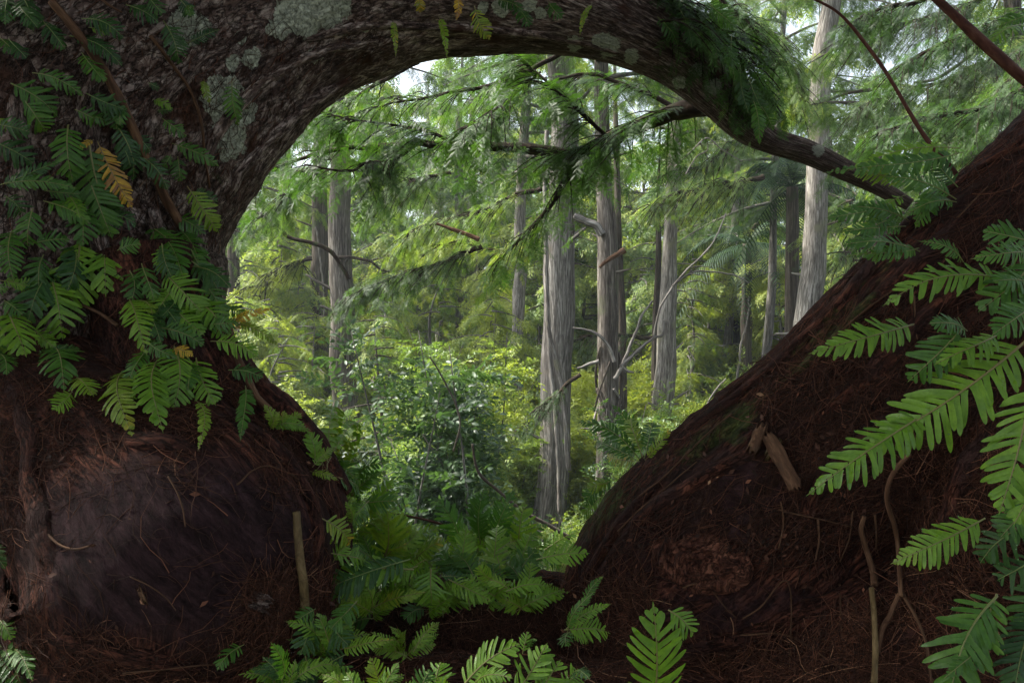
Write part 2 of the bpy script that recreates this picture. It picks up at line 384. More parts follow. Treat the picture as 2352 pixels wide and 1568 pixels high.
# ================================================================== THE OLD CYPRESS (foreground)
OLD = empty('old_cypress', W(-60, 1300, 2.2), 'huge mossy old cypress framing the view with an arching limb and red-brown buttress roots', 'tree')
GRIDS = []      # coarse copies of the foreground surfaces, for laying things on them
LICH = [(425, 50, 40), (450, 70, 35), (415, 95, 25), (575, 135, 22), (585, 128, 18), (535, 140, 20), (525, 200, 34), (530, 250, 48), (520, 300, 36),
        (528, 340, 22), (500, 190, 22), (560, 262, 30), (575, 250, 20), (700, 55, 42), (680, 30, 55), (735, 25, 55), (770, 12, 40), (650, 65, 28), (720, 130, 20),
        (790, 70, 14), (715, 42, 45), (620, 68, 14), (553, 88, 16), (840, 65, 12), (1150, 20, 22), (1240, 30, 16), (1400, 105, 30), (1640, 200, 22), (1600, 160, 18), (505, 235, 46), (520, 285, 50), (530, 335, 38), (500, 200, 36), (520, 355, 22), (1320, 100, 20), (1450, 130, 20), (1720, 250, 16), (1560, 190, 18),
        (660, 45, 40), (750, 45, 30), (700, 10, 45), (1110, 18, 16), (1215, 12, 18), (545, 310, 22), (1380, 95, 22), (535, 150, 16), (440, 85, 28), (1880, 345, 16)]
def project(V):
    d = np.maximum(V[:, 1], 0.2); return (V[:, 0]/d*F+1176), (784-(V[:, 2]-CAMZ)/d*F)
def fg(name, pts, mat, n, sides, amp=1.0, smoothmask=None, mossmask=None, label=None, lich=True, seed=0.0, ridge=0.02, fibs=(9, 9, 1.6), parent=OLD, up=None, lump=0.09, register=True):
    pts = np.array(pts, float)
    C = spline(np.array([W(*p[:2], p[3]) for p in pts]), n)
    R = np.interp(np.linspace(0, len(pts)-1, n), np.arange(len(pts)), [rworld(p[2], p[3]) for p in pts])
    R = np.convolve(np.pad(R, 12, 'edge'), np.ones(25)/25, 'valid')
    def big(fib, th, S, RR): return RR*lump*2*fbm(fib*1.9+seed, 3)
    def disp(fib, th, S, RR):
        sm = 1.0
        r = np.abs(fbm(fib*np.array(fibs)+seed, 4)); r2 = np.abs(fbm(fib*np.array(fibs)*3.1+seed+5, 3))
        s = np.minimum(RR/0.25, 1.2)
        return big(fib, th, S, RR)+amp*s*(ridge*1.6*(0.25-r)+ridge*0.7*(0.2-r2)+0.010*fbm(fib*34+seed, 2))
    V, Fs, fib = sweep(C, R, sides, disp, up=up)
    x, y = project(V); A = {'fib': fib+seed}
    L = np.zeros(len(V))
    if lich:
        for (lx, ly, lr) in LICH: L = np.maximum(L, np.exp(-((x-lx)**2+(y-ly)**2)/(lr*lr*1.1)))
    A['lichen'] = L*1.7-0.3
    A['moss'] = (np.clip(mossmask(x, y), 0, 1) if mossmask else np.zeros(len(V)))-0.12
    A['smooth'] = np.clip(smoothmask(x, y, V), 0, 1) if smoothmask else np.zeros(len(V))
    o = mk(name, V, Fs, mat, parent, A, True)
    if label: o['label'] = label
    if register:
        k = max(1, n//70); j = max(1, sides//60)
        G = V[:n*sides].reshape(n, sides, 3)[::k, ::j]
        GRIDS.append(G)
    return o
bole = [(-90, 1500, 600, 2.5), (-75, 1200, 590, 2.4), (-50, 850, 565, 2.35), (-15, 570, 528, 2.35), (75, 320, 505, 2.35), (310, 95, 415, 2.4), (610, -55, 320, 2.5),
        (900, -105, 253, 2.6), (1190, -40, 155, 2.7), (1410, 45, 92, 2.78), (1555, 122, 75, 2.85), (1650, 205, 62, 2.9), (1712, 280, 44, 2.93), (1770, 322, 28, 2.95), (1850, 348, 27, 2.95),
        (1930, 385, 24, 2.93), (2010, 425, 19, 2.9), (2090, 470, 14, 2.85)]
fg('arching_limb', bole, M['old'], 900, 420, 0.8, mossmask=lambda x, y: 0.55*np.exp(-((x-1400)**2/260**2+(y-120)**2/50**2))+0.5*np.exp(-((x-480)**2/60**2+(y-380)**2/200**2))+0.5*(x > 1500)*(y > 150), seed=3.1, ridge=0.022, lump=0.07)
# lower left: smooth dark burl
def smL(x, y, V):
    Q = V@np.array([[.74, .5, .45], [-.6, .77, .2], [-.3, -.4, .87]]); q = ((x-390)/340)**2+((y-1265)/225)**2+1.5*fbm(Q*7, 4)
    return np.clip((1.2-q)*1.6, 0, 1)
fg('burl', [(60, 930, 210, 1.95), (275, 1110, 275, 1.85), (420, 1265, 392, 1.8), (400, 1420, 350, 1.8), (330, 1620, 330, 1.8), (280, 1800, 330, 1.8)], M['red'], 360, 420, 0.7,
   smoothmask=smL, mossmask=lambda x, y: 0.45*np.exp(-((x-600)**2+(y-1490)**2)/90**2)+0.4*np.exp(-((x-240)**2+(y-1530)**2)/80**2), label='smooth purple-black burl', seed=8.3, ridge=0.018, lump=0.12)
fg('root_shoulder', [(330, 620, 150, 2.05), (372, 775, 152, 2.0), (412, 880, 150, 1.92), (487, 1000, 150, 1.88), (590, 1100, 148, 1.86), (660, 1210, 140, 1.86), (670, 1330, 130, 1.86)], M['red'], 260, 260, 1.1, seed=91.0, lump=.2, mossmask=lambda x, y: 0.3*np.exp(-((x-620)**2+(y-980)**2)/120**2))
def smR(x, y, V):
    q = ((x-1740)/110)**2+((y-1155)/95)**2; q2 = ((x-1720)/240)**2+((y-1400)/75)**2
    q3 = ((x-1430)/150)**2+((y-1300)/110)**2
    return 0.9*np.clip((1.15-q)*4, 0, 1)+0.6*np.clip((1.1-q2+fbm(V*6, 3))*2, 0, 1)+0.5*np.clip((1.1-q3+1.4*fbm(V*8, 3))*2, 0, 1)
def mossR(x, y):
    edge = 0.6*np.exp(-(((x-1345)/40)**2+((y-1185)/45)**2))+0.5*np.exp(-(((x-1390)/45)**2+((y-1130)/40)**2))
    return edge+mossR0(x, y)
def mossR0(x, y):
    # a green band just under the ridge
    r = np.interp(x, [1260, 1330, 1400, 1500, 1600, 1700, 1800, 1900, 2000, 2100, 2200, 2352], [1320, 1190, 1090, 1010, 950, 885, 800, 700, 590, 480, 400, 300])
    d = y-r
    return 0.62*np.exp(-((d-75)/55)**2)*(x < 2050)+0.35*np.exp(-((x-1680)**2+(y-1010)**2)/80**2)+0.3*np.exp(-((x-1920)**2+(y-780)**2)/90**2)
fg('buttress_root', [(2760, 330, 330, 1.75), (2530, 520, 300, 1.8), (2200, 772, 268, 1.85), (1985, 985, 265, 1.9), (1760, 1190, 285, 2.0), (1590, 1345, 275, 2.1), (1540, 1500, 265, 2.1), (1500, 1800, 280, 2.1)], M['red'], 620, 420, 1.0,
   smoothmask=smR, mossmask=mossR, seed=21.7, ridge=0.026, fibs=(10, 10, 1.3), lump=0.085)
fg('lower_buttress', [(2750, 900, 300, 1.6), (2480, 1130, 290, 1.6), (2250, 1380, 250, 1.7), (2020, 1560, 270, 1.75), (1800, 1800, 330, 1.8)], M['red'], 320, 360, 1.1,
   smoothmask=lambda x, y, V: 0.5*np.clip(1-((x-2170)/120)**2-((y-1510)/100)**2, 0, 1), mossmask=lambda x, y: 0.35*np.exp(-((x-2100)**2+(y-1350)**2)/160**2), seed=37.0, ridge=0.024, lump=0.13)
fg('root_crotch', [(420, 1570, 215, 2.35), (700, 1555, 225, 2.3), (900, 1580, 215, 2.3), (1080, 1545, 225, 2.25), (1300, 1570, 235, 2.25), (1700, 1640, 260, 2.3)], M['red'], 300, 300, 1.2, seed=51.0, ridge=0.02, lump=0.16)
fg('root_crotch', [(300, 1850, 300, 1.75), (800, 1860, 330, 1.75), (1200, 1870, 340, 1.75), (1700, 1880, 340, 1.75), (2300, 1900, 360, 1.75)], M['red'], 300, 300, 1.2, seed=57.0, ridge=0.02, lump=0.14)
fg('bark_fold', [(-230, 950, 230, 2.1), (-170, 1250, 240, 2.0), (-120, 1500, 240, 1.9), (-60, 1800, 240, 1.9)], M['red'], 120, 160, 1.0, seed=77.0, lump=.12)
# knot with ring folds on the buttress
def knot():
    c = W(1600, 1290, 1.8); g = Geo()
    n = 60; m = 72; r = np.linspace(0, 1, n)[:, None]; a = np.linspace(0, 2*math.pi, m, endpoint=False)[None, :]
    P = np.stack([np.cos(a)*r*1.25, np.zeros_like(a*r), np.sin(a)*r*0.8], -1)*0.085
    h = 0.045*np.sqrt(np.maximum(1-r**2, 0))+0.010*np.sin(r*16+2*fbm(P*30, 2)*6)*(1-r)+0.012*fbm(P*40, 3)
    P[..., 1] = -h; R = P.reshape(-1, 3)@np.array([[.93, 0, -.37], [0, 1, 0], [.37, 0, .93]])
    V = R+c
    z = np.zeros(len(V)); mk('knot', V, grid_faces(n, m), M['red'], OLD, {'fib': V*1.0+2, 'lichen': z-1, 'moss': z-1, 'smooth': z}, True)

# coarse surface for ray casting
def build_bvh():
    vs, fs, k = [], [], 0
    for G in GRIDS:
        n, m = G.shape[:2]; vs += [tuple(v) for v in G.reshape(-1, 3)]; fs += [tuple(int(q)+k for q in f) for f in grid_faces(n, m)]; k += n*m
    return BVHTree.FromPolygons(vs, fs)
BVH = build_bvh()
def hit(px, py, dflt=2.2):
    d = unit(W(px, py, 1.0)-np.array((0, 0, CAMZ)))
    r = BVH.ray_cast(Vector((0, 0, CAMZ)), Vector(d))
    if r[0] is None: return W(px, py, dflt), -d, False
    n = np.array(r[1]); n = n if np.dot(n, d) < 0 else -n
    return np.array(r[0]), n, True
_c, _n, _ok = hit(1600, 1290); 
def knot2():
    u = unit(np.cross(_n, (0, 0, 1.))); v = np.cross(u, _n)
    n = 60; m = 96; r = np.linspace(0, 1, n)[:, None]; a = np.linspace(0, 2*math.pi, m, endpoint=False)[None, :]
    x = np.cos(a)*r*0.125; y = np.sin(a)*r*0.07
    q = np.stack([x, y, 0*x], -1)
    h = 0.035*(1-r**2)**0.8-0.012+0.006*np.sin(r*13+14*fbm(q*16, 3)+a)*(1-r**2)+0.030*fbm(q*22, 3)+0.014*fbm(q*60, 3)
    V = _c+x[..., None]*u+y[..., None]*v+h[..., None]*_n; V = V.reshape(-1, 3); z = np.zeros(len(V))
    mk('knot', V, grid_faces(n, m), M['knot'], OLD, {'fib': (np.stack([x*.7+y*.5, h, y*.6-x*.2], -1)+.05*np.stack([fbm(q*20, 3)]*3, -1)).reshape(-1, 3)+9.3, 'lichen': z-1, 'moss': z-1, 'smooth': z}, True)
knot2()

# ridges of smaller roots and bark folds running over the big surfaces
def ridge(pts, r, mat, seed, name='bark_ridge', sink=0.35, tap=0.5, sides=22):
    P = []
    for q in pts:
        p, nn, ok = hit(q[0], q[1])
        if ok: P.append(p)
    if len(P) < 3: return
    P = np.array(P); d = P[:, 1].mean(); rr = r/F*d; view = unit(np.array((0, 0, CAMZ))-P)
    C = spline(P-view*rr*sink, 110); C = C+0.35*rr*np.stack([fbm(C*14+k*13+seed, 3) for k in range(3)], -1)*2
    R = rr*(1-tap*np.abs(np.linspace(-1, 1, 110))**2)
    V, Fs, fib = sweep(C, R, sides, lambda fib, th, S, RR: RR*0.7*fbm(np.stack([fib[..., 0]*20, fib[..., 1]*20, fib[..., 2]*7], -1)+seed, 3))
    x, y = project(V); z = np.zeros(len(V))
    mk(name, V, Fs, M[mat], OLD, {'fib': fib+seed, 'lichen': z-1, 'moss': z+(mossR(x, y)-.12 if x.mean() > 1250 else -.5), 'smooth': z}, True)
for k, (pts, r) in enumerate([
    ([(2340, 330), (2200, 430), (2080, 540), (1960, 670), (1850, 780), (1720, 890), (1580, 985), (1450, 1070), (1350, 1190)], 22),
    ([(2300, 430), (2150, 560), (2020, 680), (1900, 800), (1780, 900)], 20), ([(2330, 560), (2180, 680), (2060, 800), (1960, 900), (1850, 980)], 26),
    ([(1960, 880), (1850, 960), (1740, 1030), (1600, 1110), (1480, 1180), (1400, 1290)], 20), ([(1500, 1120), (1430, 1200), (1370, 1290), (1330, 1380)], 16),
    ([(1640, 1380), (1560, 1400), (1480, 1430), (1400, 1440)], 22), ([(2080, 900), (1990, 1000), (1900, 1090), (1860, 1160), (1880, 1240)], 26),
    ([(2330, 950), (2230, 1080), (2180, 1220), (2120, 1330)], 34), ([(2000, 1330), (1900, 1390), (1800, 1420), (1690, 1480)], 30), ([(1790, 1440), (1650, 1470), (1500, 1500), (1380, 1500)], 26),
    ([(2300, 1400), (2180, 1430), (2050, 1480), (1950, 1568)], 30)]):
    ridge(pts, r, 'red', 60+k*3.3)
for k, (pts, r, m_) in enumerate([
    ([(540, 800), (590, 890), (650, 950), (730, 1040), (790, 1130), (820, 1220)], 34, 'red'), ([(480, 900), (560, 980), (650, 1060), (700, 1150), (720, 1260), (710, 1380)], 26, 'red'),
    ([(30, 880), (80, 1000), (90, 1120), (120, 1260), (190, 1400)], 36, 'red'), ([(120, 900), (260, 1000), (400, 1030), (520, 1060)], 28, 'red'), ([(40, 1420), (200, 1470), (380, 1510), (560, 1530)], 34, 'red'),
    ([(540, 560), (520, 480), (540, 400), (600, 330), (690, 250), (800, 180)], 22, 'old'), ([(470, 620), (450, 500), (455, 400), (500, 290), (600, 190), (720, 120), (860, 90)], 20, 'old'),
    ([(380, 620), (350, 480), (330, 360), (360, 240), (450, 150), (560, 80)], 26, 'old'), ([(250, 640), (210, 480), (190, 330), (210, 200), (280, 90)], 30, 'old'),
    ([(100, 640), (60, 480), (50, 330), (60, 180), (110, 50)], 34, 'old'), ([(700, 90), (860, 55), (1010, 60), (1160, 70), (1300, 90), (1420, 120)], 14, 'old')]):
    ridge(pts, r, m_, 120+k*3.3, sink=0.6)

# ---- side limb that leaves the arch and crosses the opening, with its foliage
def limb_obj(name, pts, mat, parent, n=90, sides=14, wob=0.02, seed=0, **kw):
    pts = np.array(pts, float); C = spline(np.array([W(p[0], p[1], p[3]) for p in pts]), n)
    C = C+wob*np.stack([fbm(C*5+k*13+seed, 3) for k in range(3)], -1)
    R = np.interp(np.linspace(0, len(pts)-1, n), np.arange(len(pts)), [p[2]/F*p[3] for p in pts])
    V, Fs, fib = sweep(C, R, sides, lambda fib, th, S, RR: RR*0.5*fbm(fib*14+seed, 3))
    if name is None: return C, V, Fs, fib
    return mk(name, V, Fs, mat, parent, {'fib': fib, **{k: np.zeros(len(V))-1 for k in ('lichen', 'moss', 'smooth')}}, True), C
def foliage_on(C_list, parent, mat, dens, L, tw, lod, seed, rb=0.45, droop=0.4, name='foliage', woodmat=None, wname='twigs', upright=0.0, wr=0.004):
    rg = np.random.default_rng(seed); g = Geo(); out = []
    for C, mul in C_list:
        p, f, u, s, r = bough_twigs(C, None, L, dens*mul, rg, tw, droop, 1.0, out, rb)
        add_twigs(g, lod, 'cyp', p, f, u, s, r)
    o = g.build(name, mat, parent)
    if woodmat:
        gw = Geo()
        for ln in out:
            V, Fs, fib = sweep(spline(ln, 7), np.linspace(wr, wr*0.35, 7), 4); gw.add(V, Fs, fib=fib)
        gw.build(wname, woodmat, parent)
    return o
SL, SLC = limb_obj('side_limb', [(1700, 230, 26, 3.0), (1600, 245, 22, 3.1), (1500, 275, 18, 3.25), (1420, 312, 15, 3.4), (1330, 352, 13, 3.55), (1250, 346, 12, 3.62), (1100, 336, 11, 3.7),
                                 (960, 331, 8, 3.95), (850, 338, 6, 4.0), (740, 352, 5, 4.0), (640, 385, 3, 4.0), (590, 415, 2, 4.0)], M['limb'], OLD, 160, 16, wob=.035)
_, b1 = limb_obj('branch', [(1330, 352, 11, 3.55), (1300, 410, 8, 3.6), (1260, 480, 6, 3.6), (1200, 545, 4, 3.6), (1150, 590, 2, 3.6)], M['limb'], SL)
_, b2 = limb_obj('branch', [(1050, 334, 5, 3.9), (980, 300, 4, 3.9), (900, 285, 3, 3.8), (800, 275, 2, 3.7), (720, 255, 1.5, 3.7)], M['limb'], SL)
_, b3 = limb_obj('branch', [(960, 331, 5, 3.95), (900, 370, 4, 3.9), (840, 375, 3.5, 3.8), (800, 395, 3, 3.7), (700, 380, 2, 3.6)], M['limb'], SL)
_, b4 = limb_obj('branch', [(1400, 320, 6, 3.4), (1300, 230, 4, 3.4), (1230, 165, 3, 3.5), (1200, 140, 2, 3.5)], M['limb'], SL)
_, b5 = limb_obj('branch', [(1240, 165, 3, 3.5), (1150, 240, 3, 3.4), (1060, 300, 2, 3.3)], M['limb'], SL)
foliage_on([(SLC[8:70], 1.6), (SLC[40:], 1.3), (b2, 1.0), (b3, .9), (b4, .9), (b5, .9)], SL, M['cypnear'], 42, 0.34, 0.13, 0, 3, 0.42, 0.55, 'foliage', M['limb'], 'twig')
foliage_on([(b1, 1.0)], SL, M['cypnear'], 30, 0.3, 0.12, 0, 4, 0.6, 0.5, 'foliage', M['limb'], 'twig')
# mossy tuft and foliage hanging on the right end of the arch
Ct = spline(np.array([W(1480, 50, 2.6), W(1600, 60, 2.65), W(1700, 140, 2.7), W(1755, 230, 2.8)]), 40)
foliage_on([(Ct, 1.0)], OLD, M['cypnear'], 55, 0.2, 0.08, 0, 9, 0.35, 0.9, 'foliage', M['limb'], 'twig')
Ct = spline(np.array([W(1380, -20, 2.7), W(1500, 0, 2.75), W(1620, 50, 2.8), W(1720, 130, 2.85)]), 40)
foliage_on([(Ct, 1.0)], OLD, M['cypnear'], 75, 0.30, 0.095, 0, 10, 0.35, 0.6, 'foliage', M['limb'], 'twig')

# ------------------------------------------------------------------ litter, rootlets (uncountable)
def surf_samples(n, box, rg, pred=None):
    """random surface points that fall inside a box of the view; each has position and normal"""
    out = []
    x0, y0, x1, y1 = box
    while len(out) < n:
        x, y = rg.uniform(x0, x1), rg.uniform(y0, y1)
        if pred and not pred(x, y, rg): continue
        p, nn, ok = hit(x, y)
        if ok: out.append((p, nn))
        else: n -= 1
    return np.array([o[0] for o in out]), np.array([o[1] for o in out])
def strands(P, N, D, L, r, curl, rg, lift=0.004, K=6):
    n = len(P); D = unit(D-N*np.sum(D*N, -1, keepdims=True)); S = np.cross(N, D)
    t = np.linspace(-.5, .5, K)[None, :, None]; c = rg.normal(0, curl, (n, 1, 1)); c2 = rg.normal(0, curl, (n, 1, 1))
    L = L[:, None, None]; lf = rg.uniform(0.2, 1.0, (n, 1, 1))*lift
    C = P[:, None]+D[:, None]*t*L+S[:, None]*(c*t*t+c2*t**3*2)*L+N[:, None]*(lf+rg.normal(0, 0.12, (n, 1, 1))*L*(t+.5)**2)
    rr = (r[:, None, None]*(1-0.6*(t+.5)))
    V = np.stack([C+S[:, None]*rr, C-S[:, None]*rr, C+N[:, None]*rr*1.2], 2)     # n,K,3,3
    V = V.reshape(-1, 3)
    k = np.arange(K-1)[:, None]; j = np.arange(3)[None]; j2 = (j+1) % 3
    f = np.stack([k*3+j, k*3+j2, (k+1)*3+j2, (k+1)*3+j], -1).reshape(-1, 4)
    Fs = (f[None]+(np.arange(n)*K*3)[:, None, None]).reshape(-1, 4)
    return V, [Fs]
def litter(name, label, boxes, seed, Lr=(0.02, 0.09), rr=(0.00035, 0.0012), dirb=None, curl=0.5, mat='litter', rb=(0.0, 1.0), lift=0.006, cat='needles', rb0=0.0):
    rg = np.random.default_rng(seed); g = Geo()
    for (box, n, pred) in boxes:
        P, N = surf_samples(n, box, rg, pred)
        if len(P) == 0: continue
        D = rg.normal(0, 1, P.shape)
        if dirb is not None: D = D*0.55+np.array(dirb)
        L = rg.uniform(*Lr, len(P))*rg.choice([1, 1, 1.8], len(P)); r = rg.uniform(*rr, len(P))
        V, Fs = strands(P, N, D, L, r, curl, rg, lift)
        g.add(V, Fs, rnd=np.repeat(np.clip(rg.beta(1.6, 2.2, len(P))+rb0, *rb), 18))
    o = g.build(name, M[mat]); tag(o, label, cat, None, 'stuff'); return o
def ridge_y(x): return np.interp(x, [1260, 1330, 1400, 1500, 1600, 1700, 1800, 1900, 2000, 2100, 2200, 2352], [1320, 1190, 1090, 1010, 950, 885, 800, 700, 590, 480, 400, 300])
litter('needle_litter', 'red-brown dead cypress needles strewn over the sloping right buttress', [
    ((1300, 300, 2352, 1300), 3800, lambda x, y, r: y > ridge_y(x)-15 and (y < ridge_y(x)+60 or vnoise(np.array([x/110., y/110., 3.]))+r.random()*.3 > 0.62)),
    ((1750, 800, 2150, 1250), 2600, None)], 1, dirb=(0.55, 0, 0.5), Lr=(0.025, 0.11), curl=0.35)
litter('needle_litter', 'dead needles and rootlets matted on the floor of the crotch', [
    ((560, 1320, 1500, 1568), 7500, None), ((1450, 1400, 2352, 1568), 3500, lambda x, y, r: ((x-1720)/230)**2+((y-1400)/80)**2 > 1+.4*r.normal()), ((2050, 1000, 2352, 1400), 1200, None)], 2, Lr=(0.02, 0.10), curl=0.6, lift=0.012, rb0=0.06)
litter('needle_litter', 'fine dead rootlets caught round the dark burl at lower left', [
    ((0, 880, 850, 1568), 4200, lambda x, y, r: ((x-390)/330)**2+((y-1270)/225)**2+1.2*(vnoise(np.array([x/70., y/70., 1.]))-.5)+.3*r.normal() > 1.1 and vnoise(np.array([x/45., y/45., 7.]))+.25*r.random() > .5), ((100, 1080, 700, 1500), 160, None)], 3, curl=0.6, lift=0.008)
litter('bark_fibre', 'loose grey and rust bark fibres lifting off the leaning old trunk', [
    ((380, 60, 900, 560), 1500, None), ((0, 0, 520, 900), 1800, None)], 4, Lr=(0.01, 0.06), dirb=(0.35, 0, 0.75), curl=0.3, cat='bark')

# ------------------------------------------------------------------ individual roots, lianas, sticks on the tree
def on_surf(pts, off=0.008, dflt=1.8):
    out = []
    for q in pts:
        p, n, ok = hit(q[0], q[1], q[2] if len(q) > 2 else dflt)
        if len(q) > 2 and q[2]: out.append(W(q[0], q[1], q[2]))
        else: out.append(p+unit(np.array((0, 0, CAMZ))-p)*off)
    return out
def rootthing(name, label, cat, pts, r0px, r1px, mat, off=0.01, wob=0.01, group=None, n=40, seed=0, smooth_depth=True):
    P = np.array(on_surf(pts, off)); 
    d = P[:, 1].mean(); C = spline(P, n); C = C+wob*np.stack([fbm(C*12+k*13+seed, 3) for k in range(3)], -1)
    R = np.linspace(r0px/F*d, r1px/F*d, n)
    V, Fs, fib = sweep(C, R, 10, lambda fib, th, S, RR: RR*0.45*fbm(np.stack([fib[..., 0]*60, fib[..., 1]*60, fib[..., 2]*25], -1)+seed, 3))
    o = mk(name, V, Fs, M[mat], None, {'fib': fib, **{k: np.zeros(len(V))-1 for k in ('lichen', 'moss', 'smooth')}}, True, origin=C[-1])
    return tag(o, label, cat, group)
rootthing('liana', 'long brown liana running down the fern-covered left trunk', 'vine',
          [(118, 0), (180, 75), (250, 180), (300, 285), (340, 370), (385, 460), (428, 548)], 10, 12, 'root', 0.03, 0.012)
rootthing('liana', 'lower brown liana stem showing at the trunk edge below the ferns', 'vine',
          [(520, 740), (535, 800), (565, 860), (590, 910), (625, 945)], 9, 8, 'root', 0.03, 0.012, seed=3)
rootthing('rootlet', 'thin reddish climbing root hanging left of the white lichen patch', 'root',
          [(345, 82), (385, 135), (425, 190), (450, 240), (465, 300), (470, 360), (480, 430)], 4.5, 3, 'root', 0.02, 0.008)
rootthing('rootlet', 'short brown twig at the very top left of the trunk', 'root', [(230, -5), (255, 15), (282, 30)], 4, 2, 'root', 0.02, 0.004)
rootthing('aerial_root', 'straight yellowish upright root right of the dark burl', 'root',
          [(680, 1175), (686, 1240), (692, 1300), (698, 1345), (702, 1400)], 10, 11, 'cane', 0.035, 0.004)
rootthing('stick', 'short bare brown stalk poking out under the left ferns', 'stick', [(190, 700), (230, 720), (270, 748)], 4, 4, 'root', 0.04, 0.003)
rootthing('root', 'pale curling root over the left side of the burl', 'root', [(55, 1095), (68, 1150), (90, 1200), (130, 1245), (170, 1260), (215, 1252)], 4.5, 2, 'root', 0.012, 0.005)
rootthing('rootlet', 'fine rootlet arching over the top of the dark burl', 'root', [(545, 1112), (580, 1080), (620, 1070), (670, 1090), (710, 1120)], 2.2, 1.5, 'root', 0.015, 0.005)
rootthing('rootlet', 'fine rootlet hanging down the middle of the burl', 'root', [(385, 1095), (405, 1130), (420, 1170), (427, 1210)], 2.2, 1.5, 'root', 0.015, 0.005)
rootthing('rootlet', 'thin red rootlet lying along the bottom edge below the burl', 'root', [(280, 1545), (360, 1538), (440, 1530), (510, 1522), (560, 1512)], 2.4, 1.4, 'root', 0.015, 0.004)
rootthing('rootlet', 'fine rootlet crossing the lower middle of the burl', 'root', [(300, 1325), (345, 1345), (380, 1370), (405, 1400)], 1.8, 1.3, 'root', 0.012, 0.005)
rootthing('root', 'hanging brown root beside the hollow on the right', 'root', [(2090, 1040), (2050, 1090), (2035, 1140), (2050, 1190), (2062, 1250), (2066, 1330), (2068, 1370)], 6, 5, 'root', 0.04, 0.01, seed=1)
rootthing('root', 'forked root leg slanting left at lower right', 'root', [(2066, 1365), (2045, 1410), (2025, 1450), (2015, 1500)], 5, 7, 'root', 0.03, 0.006, seed=2)
rootthing('root', 'forked root leg slanting right at lower right', 'root', [(2070, 1360), (2100, 1410), (2125, 1470), (2140, 1568)], 4.5, 3, 'root', 0.03, 0.006, seed=2)
rootthing('root', 'pale upright root at lower right', 'root', [(2002, 1350), (2008, 1410), (2010, 1480), (2008, 1568)], 6, 7, 'cane', 0.04, 0.005, seed=4)
rootthing('root', 'twisted root stub above the pale upright root', 'root', [(1985, 1185), (1978, 1215), (1990, 1260), (2005, 1310), (2010, 1340)], 5, 8, 'root', 0.04, 0.006, seed=5)
for k, (pts, r, lb) in enumerate([
    ([(1795, 1150), (1800, 1200), (1790, 1260)], 2.2, 'thin upright rootlet crossing the dark oval scar'),
    ([(1790, 1168), (1830, 1180), (1870, 1190), (1960, 1210)], 2.6, 'thin reddish stick lying right of the oval scar'),
    ([(1568, 1350), (1600, 1340), (1625, 1345), (1660, 1390), (1690, 1420)], 2.0, 'fine rootlet looping below the round knot'),
    ([(1705, 1420), (1750, 1390), (1798, 1335), (1815, 1350), (1818, 1400), (1812, 1530)], 2.2, 'long thin rootlet with a bend on the lower right buttress'),
    ([(1700, 1458), (1790, 1455), (1850, 1480), (1900, 1515), (1950, 1545)], 2.6, 'rootlet sweeping across the bottom right'),
    ([(1930, 1340), (1932, 1400), (1934, 1470)], 2.2, 'thin straight hanging rootlet at lower right'),
    ([(1880, 1190), (1882, 1240), (1874, 1285)], 3.0, 'short pale peeling root under the broken bark slab'),
    ([(1960, 1175), (1950, 1240), (1930, 1290)], 2.0, 'fine rootlet in front of the shadowed hollow'),
    ([(2010, 1180), (2012, 1230), (2010, 1260)], 3.0, 'short brown rootlet inside the hollow'),
    ([(1420, 1220), (1470, 1170), (1540, 1110), (1600, 1060)], 2.4, 'long orange rootlet running up the buttress face'),
    ([(1470, 1140), (1530, 1090), (1620, 1000), (1680, 950)], 2.4, 'long red rootlet just below the buttress ridge'),
    ([(1870, 800), (1920, 770), (1990, 710), (2060, 660)], 2.4, 'rootlet along the upper mossy buttress'),
    ([(2100, 680), (2103, 740), (2106, 780)], 2.2, 'thin dangling rootlet behind the right ferns'),
    ([(2200, 500), (2240, 460), (2270, 430)], 3.2, 'broken reddish stick high on the right buttress')]):
    rootthing('rootlet', lb, 'root', pts, r, r*0.6, 'root', 0.012, 0.006, seed=k)
